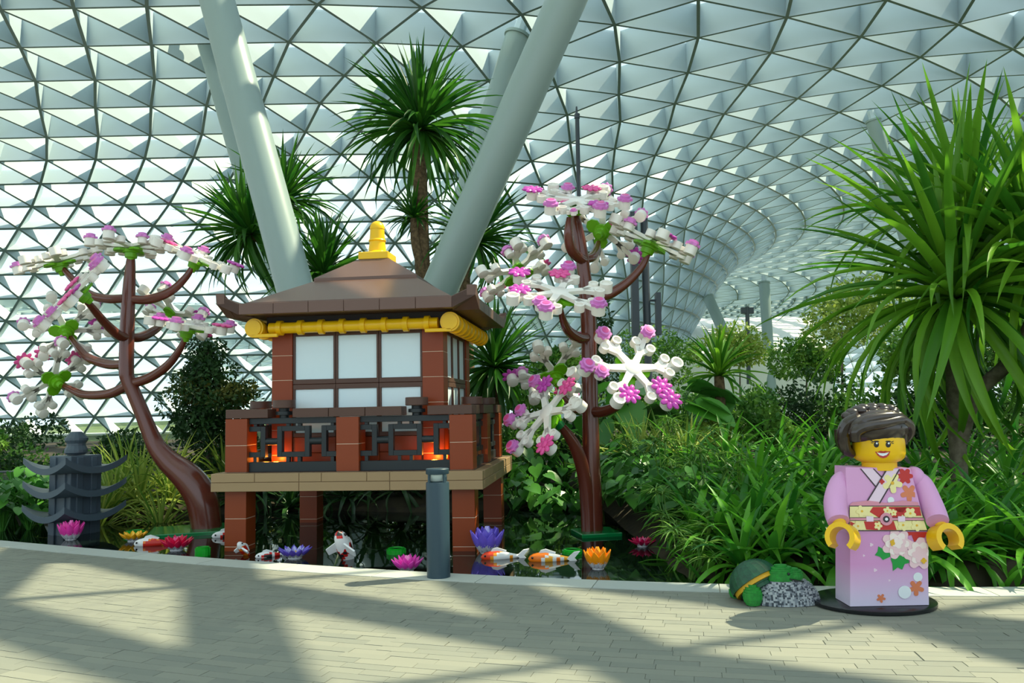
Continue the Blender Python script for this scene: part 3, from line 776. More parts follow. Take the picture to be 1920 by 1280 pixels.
BRR = [([(1104, 558, 0, 9), (1140, 552, 0, 10), (1175, 530, 0, 8.5), (1203, 500, 0, 7), (1218, 470, 0, 4.5)], (1222, 452, 0), (.42, -.06, .9), 0, 6),
       ([(1104, 632, 0, 9), (1085, 633, -.25, 10.5), (1064, 618, -.55, 9), (1053, 590, -.85, 6), (1050, 565, -1.0, 4.5)], (1049, 548, -1.05), (.03, -.55, .84), 1, 7),
       ([(1108, 770, 0, 9), (1130, 772, -.2, 10.5), (1158, 760, -.5, 9), (1176, 735, -.75, 6), (1186, 712, -.9, 4.5)], (1186, 690, -1.0), (.26, -.80, .54), 2, 7),
       ([(1106, 768, 0, 9), (1080, 765, .2, 10), (1060, 748, .45, 8), (1046, 722, .7, 5)], (1040, 700, .75), (-.1, .72, .7), 3, 6),
       ([(1079, 400, 0, 7), (1080, 390, 0, 4)], (1082, 376, -.1), (.05, -.52, .85), 0, 7),
       ([(1096, 488, 0, 9), (1084, 482, -.15, 10), (1070, 466, -.3, 9.5), (1065, 436, -.4, 8), (1067, 408, -.4, 5)], (1068, 392, -.35), (-.05, -.45, .9), 3, 2),
       ([(1096, 486, 0, 8), (1110, 482, .2, 9), (1118, 470, .45, 8), (1122, 455, .7, 5)], (1130, 432, .85), (.35, .8, .5), 1, 5),
       ([(1098, 560, 0, 8), (1070, 565, .25, 9), (1025, 548, .55, 8), (995, 530, .7, 5)], (968, 508, .75), (-.42, .42, .80), 2, 6)]
for i, (pts, c, nrm, v, nf) in enumerate(BRR):
    limb(tr, o, 'branch', [(x, y, YR + d, r) for x, y, d, r in pts])
    cluster(tr, o, at(c[0], c[1], YR + c[2]), nrm, .4 + i * .9, v, nf, 500 + i, .42 if i == 5 else .92)
cluster(tr, o, at(1026, 772, YR - .5), (-.66, -.52, .54), .6, 1, 7, 520, .9)
# green base plates that float around the trunks
M_GRN = mat('green_plate', (10, 118, 62), rough=.15, spec=.5)
def base_plate(tree, c, sx, sy, rz):
    obj('base_plate', MB().box(-sx, sx, -sy, sy, -.03, .045, .01), M_GRN, tree, M=Matrix.Translation(Vector((c[0], c[1], WZ)) - tree.location) @ Matrix.Rotation(rz, 4, 'Z'), label='flat green plate at the foot of the trunk')
base_plate(tl, gz(372, 996, WZ), .62, .42, .3)
base_plate(tr, gz(1118, 1001, WZ), .26, .26, .2)
# ================================================================ stone lantern
M_LAN = mat('slate_grey_plastic', (72, 86, 98), rough=.42, spec=.35)
b = gz(139, 999, WZ); YB = b.y; kk = YB / FPX
ln = thing('stone_lantern', 'dark grey pagoda-shaped toy lantern with three upturned roofs at pond edge', 'lantern', b, math.radians(-27))
hw = 31 * kk
def lz(y): return at(139, y, YB).z - b.z
w_ = obj('body', MB().box(-hw, hw, -hw, hw, -.3, lz(853), .01), M_LAN, ln)
for k_ in range(4):
    for sx in (-1, 1): obj('body_rib', MB().box(sx * hw * .45 - .045, sx * hw * .45 + .045, -hw - .025, -hw + .01, -.2, lz(853) - .02, .006, Matrix.Rotation(k_ * math.pi / 2, 4, 'Z')), M_LAN, w_)
for y in (868, 911, 955):
    zc = lz(y + 7); mbq = MB(); hwr = 61 * kk; n = 16; g = []
    for j in range(n + 1):
        for i in range(n + 1):
            u_, v_ = -1 + 2 * i / n, -1 + 2 * j / n
            m_ = max(abs(u_), abs(v_)); lo = min(abs(u_), abs(v_))
            zz = .10 * max(0, .55 - m_) + .15 * m_ ** 2 * lo ** 2 + .03 * (m_ - .55) ** 2
            g.append(Vector((u_ * hwr, v_ * hwr, zc + zz)))
    N1 = n + 1; vs = g + [p - Vector((0, 0, .085)) for p in g]; off = N1 * N1
    fs = [(j * N1 + i, j * N1 + i + 1, (j + 1) * N1 + i + 1, (j + 1) * N1 + i) for j in range(n) for i in range(n)]
    fs += [tuple(q + off for q in f[::-1]) for f in fs]
    rim = [i for i in range(N1)] + [j * N1 + n for j in range(1, N1)] + [n * N1 + i for i in range(n - 1, -1, -1)] + [j * N1 for j in range(n - 1, 0, -1)]
    fs += [(rim[i], rim[i] + off, rim[(i + 1) % len(rim)] + off, rim[(i + 1) % len(rim)]) for i in range(len(rim))]
    mbq.add(vs, fs); obj('lantern_roof', mbq, M_LAN, ln, True)
r_ = 20 * kk
obj('lantern_top', MB().lathe([(r_ * .75, lz(852)), (r_, lz(848)), (r_, lz(843)), (r_ * .8, lz(835)), (r_ * .8, lz(831)), (r_, lz(825)), (r_, lz(821)), (r_ * .62, lz(812)), (r_ * .45, lz(809))], 16), M_LAN, ln)
# ================================================================ bollard
M_BOL = mat('blue_grey_metal', (46, 68, 80), rough=.45, spec=.4)
b = gz(821, 1085, 0.0); b.y += .08
bo = thing('bollard_light', 'dark blue-grey cylindrical bollard light standing on the pale kerb', 'bollard', (b.x, b.y, .004)); kk = b.y / FPX; r_ = 21.5 * kk
bz = lambda y: at(821, y, b.y).z
obj('post', MB().lathe([(r_, 0), (r_, bz(906)), (r_ * .97, bz(904)), (r_ * .6, bz(903))], 32), M_BOL, bo, True)
obj('lens', MB().lathe([(r_ * .5, bz(903)), (r_ * .62, bz(901)), (r_ * .85, bz(889)), (r_ * .85, bz(887))], 28), mat('frosted_lens', (186, 200, 196), rough=.3), bo, True)
for k_ in range(4):
    a = math.pi / 4 + k_ * math.pi / 2; obj('strut', MB().box(r_ * .86, r_ * .98, -.012, .012, bz(905), bz(886), 0, Matrix.Rotation(a, 4, 'Z')), M_BOL, bo)
obj('cap', MB().lathe([(r_ * .97, bz(889)), (r_, bz(888)), (r_, bz(879.5)), (r_ * .96, bz(878.5)), (r_ * .2, bz(878.3))], 32), M_BOL, bo, True)
# ================================================================ things floating in the pond
def petal_mat(name, rgb, base=(206, 206, 214)):
    m = mat(name, rgb, rough=.35); nt = m.node_tree; b = nt.nodes['Principled BSDF']
    tc = nt.nodes.new('ShaderNodeTexCoord'); sp = nt.nodes.new('ShaderNodeSeparateXYZ'); n = nt.nodes.new('ShaderNodeTexNoise'); n.inputs['Scale'].default_value = 9
    ad = nt.nodes.new('ShaderNodeMath'); ad.operation = 'MULTIPLY_ADD'; ad.inputs[1].default_value = .5
    r = nt.nodes.new('ShaderNodeValToRGB'); r.color_ramp.interpolation = 'CONSTANT'
    r.color_ramp.elements[0].color = (*lin(base), 1); r.color_ramp.elements[1].position = .60; r.color_ramp.elements[1].color = (*lin(rgb), 1)
    nt.links.new(tc.outputs['Object'], sp.inputs[0]); nt.links.new(tc.outputs['Object'], n.inputs['Vector'])
    nt.links.new(n.outputs['Fac'], ad.inputs[0]); nt.links.new(sp.outputs['X'], ad.inputs[2]); nt.links.new(ad.outputs[0], r.inputs['Fac']); nt.links.new(r.outputs['Color'], b.inputs['Base Color'])
    return m
def petal_mesh(m):
    """unit petal along +x curling up, thick"""
    mb = MB(); prof = [(0, .10), (.2, .24), (.45, .32), (.68, .27), (.85, .15), (1, .012)]; vs = []
    for x, w in prof:
        z = .35 * x * x
        for y, dz in ((w, .14 * w / .3), (w * .5, .03), (0, 0), (-w * .5, .03), (-w, .14 * w / .3)): vs.append(Vector((x, y, z + dz)))
    n = len(vs); vs += [v - Vector((0, 0, .05)) for v in vs]; fs = []
    for i in range(len(prof) - 1):
        for j in range(4):
            a = i * 5 + j; fs += [(a, a + 5, a + 6, a + 1), (n + a + 1, n + a + 6, n + a + 5, n + a)]
        fs += [(i * 5, n + i * 5, n + i * 5 + 5, i * 5 + 5), (i * 5 + 4, i * 5 + 9, n + i * 5 + 9, n + i * 5 + 4)]
    return mb.add(vs, fs).mesh('petal', m, True)
def lotus(label, px, py, wpx, rgb, inner, rings, core=(240, 190, 60)):
    p = gz(px, py, WZ); k = p.y / FPX; R = wpx * k / 2
    t = thing('lotus_flower', label, 'lotus', (p.x, p.y, WZ), group='toy lotus flowers in the pond')
    me = petal_mesh(petal_mat('petal_' + '_'.join(map(str, rgb)), rgb)); mi = petal_mesh(petal_mat('petal_' + '_'.join(map(str, inner)), inner))
    obj('flower_base', MB().lathe([(R * .3, -.02), (R * .42, .0), (R * .36, .02), (R * .1, .025)], 16), mat('lotus_grey', (190, 192, 198), rough=.4), t, True)
    for j, (n, el, L, rr) in enumerate(rings):
        for i in range(n):
            a = 2 * math.pi * (i + .5 * (j % 2)) / n + .2
            M = Matrix.Translation((math.cos(a) * R * rr, math.sin(a) * R * rr, .015)) @ Matrix.Rotation(a, 4, 'Z') @ Matrix.Rotation(-math.radians(el), 4, 'Y') @ Matrix.Diagonal((R * L * 1.1, R * L * .82, R * L, 1))
            put('petal', me if j < len(rings) - 1 else mi, t, M)
    obj('flower_heart', MB().ball((0, 0, .05), (R * .22, R * .22, R * .18), 10, 6), mat('lotus_heart', core, rough=.4), t, True)
OPEN = ((9, 12, .75, .32), (8, 38, .62, .25), (6, 62, .5, .15)); UP = ((9, 48, 1.15, .42), (8, 62, 1.2, .3), (6, 76, 1.25, .15)); BOWL = ((10, 22, .78, .34), (8, 42, .6, .25))
lotus('bright pink upright toy lotus in front of the stone lantern', 133, 1011, 46, (236, 60, 170), (245, 120, 200), UP)
lotus('wide yellow toy lotus left of the long koi', 250, 1014, 48, (240, 172, 20), (250, 200, 60), BOWL)
lotus('crimson toy lotus beside the curved tree trunk', 331, 1031, 56, (216, 16, 70), (240, 90, 150), ((10, 26, .85, .34), (8, 48, .8, .25), (6, 70, .7, .12)))
lotus('violet open toy lotus between the small koi and the big white koi', 553, 1046, 62, (104, 84, 200), (180, 180, 232), ((11, 24, .72, .36), (9, 44, .55, .26)))
lotus('magenta pink toy lotus just left of the bollard', 764, 1071, 58, (226, 66, 186), (244, 150, 216), ((10, 30, .85, .34), (8, 52, .85, .24), (6, 74, .8, .12)))
lotus('blue-violet pointed toy lotus behind the red-banded koi', 914, 1036, 64, (112, 92, 214), (170, 165, 236), UP)
lotus('orange upright toy lotus right of the pond middle', 1121, 1066, 52, (248, 150, 8), (250, 170, 20), UP)
lotus('dark red open toy lotus at the right end of the pond', 1205, 1024, 48, (196, 14, 80), (236, 130, 180), OPEN)
def band_mat(name, cols, cell=.03, thr=.5):
    """blocky patches like bricks: snapped coordinates into a noise"""
    if name in MATS: return MATS[name]
    m = mat(name, cols[0], rough=.4); nt = m.node_tree; b = nt.nodes['Principled BSDF']
    tc = nt.nodes.new('ShaderNodeTexCoord'); sn = nt.nodes.new('ShaderNodeVectorMath'); sn.operation = 'SNAP'; sn.inputs[1].default_value = (cell, cell, cell)
    n = nt.nodes.new('ShaderNodeTexNoise'); n.inputs['Scale'].default_value = 7; n.inputs['Detail'].default_value = 1
    r = nt.nodes.new('ShaderNodeValToRGB'); r.color_ramp.interpolation = 'CONSTANT'; r.color_ramp.elements[0].color = (*lin(cols[0]), 1)
    r.color_ramp.elements[1].position = thr; r.color_ramp.elements[1].color = (*lin(cols[1]), 1)
    for i, c in enumerate(cols[2:]):
        e = r.color_ramp.elements.new(thr + .07 * (i + 1)); e.color = (*lin(c), 1)
    nt.links.new(tc.outputs['Object'], sn.inputs[0]); nt.links.new(sn.outputs[0], n.inputs['Vector']); nt.links.new(n.outputs['Fac'], r.inputs['Fac']); nt.links.new(r.outputs['Color'], b.inputs['Base Color'])
    return m
def koi(label, px, py, L, rz, mbody, pitch=0, fin=(232, 234, 236), lift=.0):
    p = gz(px, py, WZ)
    t = thing('toy_koi', label, 'koi', (p.x, p.y, WZ + lift), rz, group='toy koi in the pond')
    R = Matrix.Rotation(pitch, 4, 'Y')
    body = MB(); prof = [(0, .01), (.04, .07), (.12, .115), (.25, .14), (.42, .15), (.6, .12), (.78, .075), (.9, .05), (.96, .04)]
    vs = []; n = 12
    for x, r in prof:
        for k in range(n):
            a = 2 * math.pi * k / n; vs.append(R @ Vector(((x - .4) * L, r * .85 * L * math.cos(a), r * 1.05 * L * math.sin(a) + .05 * L)))
    fs = [(i * n + k, i * n + (k + 1) % n, (i + 1) * n + (k + 1) % n, (i + 1) * n + k) for i in range(len(prof) - 1) for k in range(n)] + [tuple(range(n)), tuple(range((len(prof) - 1) * n, len(prof) * n))[::-1]]
    obj('body', body.add(vs, fs), mbody, t, True)
    fm = mat('koi_fin', fin, rough=.4)
    V = R @ Matrix.Rotation(math.pi / 2, 4, 'X')
    obj('tail_fin', MB().prism([(.52 * L, .05 * L), (.70 * L, -.08 * L), (.80 * L, -.04 * L), (.70 * L, .06 * L), (.84 * L, .22 * L), (.70 * L, .20 * L)], -.018, .018, V), fm, t)
    obj('dorsal_fin', MB().prism([(-.15 * L, .18 * L), (.22 * L, .13 * L), (.26 * L, .20 * L), (.02 * L, .28 * L), (-.10 * L, .25 * L)], -.012, .012, V), fm, t)
    for s in (-1, 1):
        obj('side_fin', MB().prism([(-.2 * L, .09 * L), (-.02 * L, .10 * L), (.04 * L, .28 * L), (-.08 * L, .30 * L)], -.01, .01, R @ Matrix.Diagonal((1, s, 1, 1)) @ Matrix.Rotation(-.25, 4, 'X')), fm, t)
        obj('eye', MB().ball(R @ Vector((-.30 * L, s * .098 * L, .09 * L)), .010 * L / .35, 8, 6), mat('koi_eye', (20, 20, 24), rough=.2), t, True)
    return t
K1 = band_mat('koi_orange_white', [(232, 232, 232), (236, 120, 20), (200, 30, 16)], .03, .47); K2 = band_mat('koi_white_red', [(234, 234, 236), (210, 30, 24), (30, 30, 34)], .03, .54)
K3 = band_mat('koi_orange', [(240, 120, 10), (230, 230, 230), (240, 170, 40)], .04, .56); K4 = band_mat('koi_red_yellow', [(222, 60, 16), (240, 150, 20), (232, 232, 232)], .035, .48)
koi('long white koi with orange and red bands between yellow and crimson lotus', 280, 1022, .46, .12, K1)
koi('koi half hidden behind the front left pavilion leg', 421, 1006, .40, .5, K2)
koi('small white and orange koi lifting its head before the left leg', 455, 1042, .32, 1.2, K1, .8, lift=.06)
koi('small white koi with red and black spots beside the left leg', 499, 1044, .30, .5, K2)
koi('big white koi with red cap rearing up from the water', 644, 1050, .62, 1.2, K2, 1.0, lift=.10)
koi('koi with red and yellow bands in front of the blue-violet lotus', 931, 1047, .42, .1, K4)
koi('orange koi with white tail left of the orange lotus', 1022, 1051, .44, -.05, K3)
M_PAD = mat('lily_green_plastic', (24, 176, 44), rough=.3, trans=.25)
def pad(label, px, py, wpx, h):
    p = gz(px, py, WZ); R = wpx * p.y / FPX / 2; n = 36
    out = [((R * (1 + .03 * (i % 2))) * math.cos(2 * math.pi * i / n), (R * (1 + .03 * (i % 2))) * math.sin(2 * math.pi * i / n)) for i in range(n - 2)] + [(R * .2, -R * .02)]
    t = thing('lily_pad', label, 'lily pad', (p.x, p.y, WZ), group='toy lily pads')
    obj('pad', MB().prism(out, -.015, h), M_PAD, t); obj('pad_rim', MB().lathe([(R * .82, h - .002), (R * .86, h + .012), (R * .7, h + .014), (R * .68, h)], 24), M_PAD, t, True)
pad('thick green round lily pad in front of the curved trunk', 380, 1041, 27, .085)
pad('green lily pad behind the magenta lotus', 743, 1037, 35, .05)
pad('green lily pad between orange koi and straight trunk', 1073, 1037, 37, .035)
pad('green lily pad behind the yellow lotus', 252, 1003, 36, .05)
# ================================================================ turtle and stone of small bricks
def stepped(c, r, n, M=None, seg=22, full=False, cut=-1.0):
    """ellipsoid built of horizontal courses"""
    mb = MB()
    for i in range(n):
        a = cut + (1 - cut) * i / n; b_ = cut + (1 - cut) * (i + 1) / n; m_ = (a + b_) / 2; q = math.sqrt(max(.0, 1 - m_ * m_))
        vs = []
        for z in (a, b_ + .004):
            for k in range(seg):
                t_ = 2 * math.pi * k / seg; vs.append(Vector(c) + Vector((r[0] * q * math.cos(t_), r[1] * q * math.sin(t_), r[2] * z)))
        if M is not None: vs = [M @ v for v in vs]
        mb.add(vs, [tuple(range(seg))[::-1], tuple(range(seg, 2 * seg))] + [(k, (k + 1) % seg, seg + (k + 1) % seg, seg + k) for k in range(seg)])
    return mb
YT = 6.42
p = gz(1432, 1122, 0); tt = thing('brick_turtle', 'brick-built turtle with dark green shell craning over the grey stone', 'turtle', (p.x, YT, 0)); o = Vector((p.x, YT, 0)); k = YT / FPX
G_D = mat('turtle_shell_green', (16, 84, 54), rough=.45, noise=(10, 66, 44), nscale=30); G_B = mat('turtle_skin_green', (26, 140, 44), rough=.45, noise=(20, 120, 38), nscale=40); G_Y = mat('turtle_rim_yellow', (206, 158, 20), rough=.5)
c = at(1416, 1093, YT + .0) - o
Ms = frame(c, (-.42, .50, .76))
obj('shell', stepped((0, 0, 0), (.205, .19, .175), 14, Ms, 24, cut=0), G_D, tt)
obj('shell_rim', stepped((0, 0, -.012), (.216, .20, .02), 2, Ms, 30), G_Y, tt)
obj('belly', stepped((0, 0, -.03), (.16, .15, .07), 5, Ms, 20), G_D, tt)
hc = at(1464, 1079, YT - .08) - o
hd = obj('head', stepped(hc, (.125, .085, .085), 12, None, 22), G_B, tt)
obj('snout', stepped(hc + Vector((.095, -.01, .005)), (.075, .06, .055), 8, None, 18), G_B, hd)
obj('mouth_line', MB().box(-.01, .10, -.006, .006, -.005, .005, 0, Matrix.Translation(hc + Vector((.05, -.078, -.012))) @ Matrix.Rotation(.2, 4, 'Y')), mat('turtle_dark', (12, 30, 20)), hd)
obj('eye', MB().ball(hc + Vector((.035, -.078, .028)), .012, 8, 6), MATS['turtle_dark'], hd)
fc = at(1411, 1116, YT - .14) - o
obj('front_leg', stepped((fc.x, fc.y, .075), (.075, .07, .085), 9, None, 18), G_B, tt)
obj('front_leg', stepped((fc.x + .22, fc.y + .22, .07), (.07, .07, .08), 8, None, 18), G_B, tt)
obj('hind_leg', stepped((c.x - .12, c.y + .12, .045), (.06, .06, .05), 6, None, 16), G_B, tt)
def voxmat(name, cols, cell):
    m = mat(name, cols[0], rough=.55); nt = m.node_tree; b = nt.nodes['Principled BSDF']
    tc = nt.nodes.new('ShaderNodeTexCoord'); sn = nt.nodes.new('ShaderNodeVectorMath'); sn.operation = 'SNAP'; sn.inputs[1].default_value = (cell, cell, cell)
    n = nt.nodes.new('ShaderNodeTexWhiteNoise'); r = nt.nodes.new('ShaderNodeValToRGB'); r.color_ramp.interpolation = 'CONSTANT'
    r.color_ramp.elements[0].color = (*lin(cols[0]), 1); r.color_ramp.elements[1].color = (*lin(cols[1]), 1); r.color_ramp.elements[1].position = .3
    for i, c_ in enumerate(cols[2:]): r.color_ramp.elements.new(.3 + .3 * (i + 1)).color = (*lin(c_), 1)
    nt.links.new(tc.outputs['Object'], sn.inputs[0]); nt.links.new(sn.outputs[0], n.inputs['Vector']); nt.links.new(n.outputs['Value'], r.inputs['Fac']); nt.links.new(r.outputs['Color'], b.inputs['Base Color'])
    return m
p = gz(1485, 1137, 0)
st = obj('grey_stone', stepped((0, 0, 0), (.262, .15, .205), 12, None, 30, cut=0), voxmat('speckled_brick_stone', [(60, 68, 78), (128, 136, 144), (172, 178, 182)], .014)); st.location = (p.x, p.y + .12, .004)
tag(st, 'speckled grey brick-built stone under the turtle head', 'stone')
# ================================================================ toy figure in a pink kimono
YF = 6.03
fo = at(1668, 1137, YF); fo = Vector((fo.x, YF + .14, .004))
fg = thing('toy_figure', 'large toy figure in pink flowered kimono with dark bun hair on black oval base', 'toy figure', fo)
def fp(px, py, dy=0.0): return at(px, py, YF + dy) - fo                     # local point from the photograph at front depth + dy
def zz(x, y): return 1340 + x / 3.048, 740 + y / 3.048
P_PK = mat('kimono_pink', (218, 160, 208), rough=.35, spec=.35)
def skirt_mat():
    m = mat('kimono_skirt', (206, 128, 196), rough=.35, spec=.35); nt = m.node_tree; b = nt.nodes['Principled BSDF']
    tc = nt.nodes.new('ShaderNodeTexCoord'); sp = nt.nodes.new('ShaderNodeSeparateXYZ'); r = nt.nodes.new('ShaderNodeValToRGB')
    r.color_ramp.elements[0].position = .06; r.color_ramp.elements[0].color = (*lin((212, 200, 226)), 1); r.color_ramp.elements[1].position = .34; r.color_ramp.elements[1].color = (*lin((212, 150, 202)), 1)
    nt.links.new(tc.outputs['Object'], sp.inputs[0]); nt.links.new(sp.outputs['Z'], r.inputs['Fac']); nt.links.new(r.outputs['Color'], b.inputs['Base Color']); return m
def slab(name, front, back, m, parent=fg):
    mb = MB().add(front + back, [(3, 2, 1, 0), (4, 5, 6, 7), (0, 1, 5, 4), (1, 2, 6, 5), (2, 3, 7, 6), (3, 0, 4, 7)][0:1] and [(0, 1, 2, 3), (7, 6, 5, 4), (0, 4, 5, 1), (1, 5, 6, 2), (2, 6, 7, 3), (3, 7, 4, 0)])
    return obj(name, mb, m, parent)
obj('base', MB().lathe([(.455, 0), (.46, .006), (.46, .026), (.45, .032)], 48, Matrix.Translation((-.02, .10, 0)), 1, .86), mat('black_base', (26, 28, 32), rough=.25), fg, True)
fr = [fp(1594, 998), fp(1594, 1134), fp(1742, 1137.5), fp(1738, 996)]; fr[1].z = fr[2].z = .036
bk = [v + Vector((0, .27, 0)) for v in fr]; sk = slab('skirt', fr, bk, skirt_mat())
fr = [fp(1589, 876), fp(1591, 1000), fp(1738.5, 998), fp(1711, 878)]
bk = [v + Vector((0, .27, 0)) for v in fr]; fr[0].y += .035; fr[3].y += .035; bk[0].y -= .03; bk[3].y -= .03
to = slab('torso', fr, bk, P_PK)
def decal(name, pts, m, lay=1, parent=to, th=.0025):
    """flat print on the front of the figure; pts in close-up coordinates"""
    P = []
    for x, y in pts:
        q = fp(*zz(x, y)); zt = (q.z - fr[1].z) / (fr[0].z - fr[1].z); q.y += .035 * min(1, max(0, zt)) - .0022 * lay; P.append(q)
    n = len(P); mb = MB().add(P + [v + Vector((0, th, 0)) for v in P], [tuple(range(n)), tuple(range(n, 2 * n))[::-1]] + [((i + 1) % n, i, n + i, n + (i + 1) % n) for i in range(n)])
    return obj(name, mb, m, parent)
def flower_pts(cx, cy, r, n=5, dent=.35, a0=0, clip=None, xr=1.0):
    o_ = []
    for i in range(n * 8):
        a = -2 * math.pi * i / (n * 8); q = r * (1 - dent * (.5 - .5 * math.cos(n * a)) ** 2)
        x, y = cx + xr * q * math.cos(a + a0), cy + q * math.sin(a + a0)
        if clip: x = min(x, clip)
        o_.append((x, y))
    return o_
def disc_pts(cx, cy, r, n=20): return [(cx + r * math.cos(-2 * math.pi * i / n), cy + r * math.sin(-2 * math.pi * i / n)) for i in range(n)]
D_CO = mat('print_pale_lilac', (232, 206, 226), rough=.4); D_RD = mat('print_red', (190, 34, 28), rough=.4); D_CR = mat('print_cream', (238, 226, 160), rough=.4)
D_OR = mat('print_orange', (214, 122, 82), rough=.4); D_WH = mat('print_white', (226, 232, 238), rough=.4); D_BK = mat('print_dark', (52, 34, 46), rough=.4); D_GN = mat('print_green', (22, 150, 62), rough=.4)
D_PN = mat('print_peony', (236, 200, 208), rough=.4); D_PW = mat('print_peony_light', (244, 228, 226), rough=.4); D_GO = mat('print_gold', (226, 176, 40), rough=.4); D_LP = mat('print_rose', (214, 140, 160), rough=.4)
decal('collar', [(845, 423), (930, 527), (968, 476), (918, 423)], D_CO, 1)
decal('collar_line', [(841, 423), (929, 533), (932, 526), (848, 423)], D_BK, 2)
decal('collar_line', [(914, 423), (966, 480), (970, 474), (921, 423)], D_BK, 2)
decal('red_blossom', flower_pts(1098, 466, 46, 6), D_RD, 1)
decal('orange_blossom', flower_pts(1118, 562, 50, 5, .5, .3, 1152), D_OR, 1)
decal('collar', [(995, 425), (878, 607), (945, 620), (1066, 425)], D_CO, 3)
decal('collar_line', [(991, 425), (873, 606), (880, 608), (999, 425)], D_BK, 4); decal('collar_line', [(1062, 425), (941, 620), (948, 621), (1070, 425)], D_BK, 4)
decal('cream_blossom', flower_pts(1022, 505, 58, 5, .5, .2), D_CR, 4); decal('blossom_heart', disc_pts(1022, 505, 10, 10), D_GO, 5)
decal('red_petals', flower_pts(962, 497, 16, 4), D_RD, 4)
decal('white_dot', disc_pts(1012, 603, 19), D_WH, 2)
decal('sash_edge', [(775, 628), (770, 640), (1170, 640), (1166, 614), (1080, 604), (985, 618), (880, 604), (790, 615)], D_LP, 4)
ob = decal('sash', [(772, 633), (765, 777), (1213, 777), (1172, 633)], D_BK, 5, th=.008)
def od(name, pts, m, lay): return decal(name, pts, m, lay, ob)
od('sash_cloth', [(773, 638), (768, 771), (1209, 771), (1170, 638)], D_CR, 6)
od('sash_red', [(905, 640), (885, 668), (935, 700), (1060, 700), (1078, 668), (1095, 640)], D_RD, 7)
od('sash_red', [(1010, 640), (1080, 690), (1180, 690), (1170, 640)], D_RD, 7); od('sash_red', [(850, 722), (862, 768), (905, 770), (1035, 770), (1020, 720)], D_RD, 7); od('sash_red', [(772, 722), (769, 770), (795, 770), (800, 735)], D_RD, 7)
for x, y, r_ in ((840, 664, 34), (985, 662, 24), (1115, 676, 34), (815, 748, 30), (930, 746, 24), (1072, 742, 34), (1150, 744, 34), (1020, 672, 20)):
    od('sash_blossom', flower_pts(x, min(max(y, 640 + r_ * .72), 770 - r_ * .72), r_, 5, .35, x), D_CR, 8); od('blossom_heart', disc_pts(x, y, r_ * .2, 8), D_GO, 9)
od('sash_cord', [(769, 699), (768, 717), (1192, 717), (1188, 699)], D_BK, 9); od('sash_cord', [(769, 702), (768, 714), (1191, 714), (1188, 702)], D_LP, 10)
for x in (880, 1060): od('cord_bead', [(x - 18, 692), (x - 18, 722), (x + 22, 722), (x + 22, 692)], D_CO, 11)
od('buckle', disc_pts(975, 708, 36), D_LP, 11); od('buckle_ring', disc_pts(975, 708, 19), D_BK, 12); od('buckle_pearl', disc_pts(975, 708, 9, 12), D_WH, 13)
def sd(name, pts, m, lay): return decal(name, pts, m, lay, sk)
sd('red_blossom', [(1085, 783), (1100, 805), (1125, 800), (1140, 842), (1165, 812), (1200, 815), (1212, 783)], D_RD, 2)
sd('green_leaf', [(915, 915), (945, 925), (960, 943), (1000, 925), (1005, 905), (990, 885), (960, 880), (935, 865), (930, 895)], D_GN, 2)
sd('green_leaf', [(1005, 935), (1015, 965), (1018, 1005), (1045, 985), (1070, 998), (1085, 965), (1110, 960), (1100, 905), (1050, 900)], D_GN, 2)
sd('peony', flower_pts(1040, 850, 88, 7, .25), D_PN, 3); sd('peony', flower_pts(1170, 905, 92, 7, .25, .3, 1217), D_PN, 4)
for i, (cx, cy, r_) in enumerate(((1040, 850, 68), (1045, 860, 50), (1040, 845, 32))): sd('peony_petals', flower_pts(cx, cy, r_, 6 - i, .3, i * .6), D_PW if i % 2 == 0 else D_PN, 5 + i)
for i, (cx, cy, r_) in enumerate(((1165, 900, 66), (1170, 910, 48))): sd('peony_petals', flower_pts(cx, cy, r_, 6 - i, .3, i * .6, 1217), D_PW if i % 2 == 0 else D_PN, 6 + i)
sd('peony_heart', flower_pts(1010, 842, 20, 4, .3, .4, None, .7), D_GO, 9); sd('peony_heart', flower_pts(1188, 945, 17, 4, .3), D_GO, 9)
sd('white_dot', disc_pts(1160, 1040, 26), D_WH, 2); sd('white_dot', disc_pts(1084, 1126, 37), D_WH, 3); sd('orange_blossom', flower_pts(1150, 1102, 46, 5, .55, .3), D_OR, 2); sd('orange_blossom', flower_pts(950, 1161, 26, 5, .55, .2), D_OR, 2)
for x, y, r_ in ((895, 856, 11), (917, 1001, 11), (852, 918, 7), (998, 1060, 7), (820, 828, 8)): sd('pale_petal', flower_pts(x, y, r_, 3, .4), D_CO, 1)
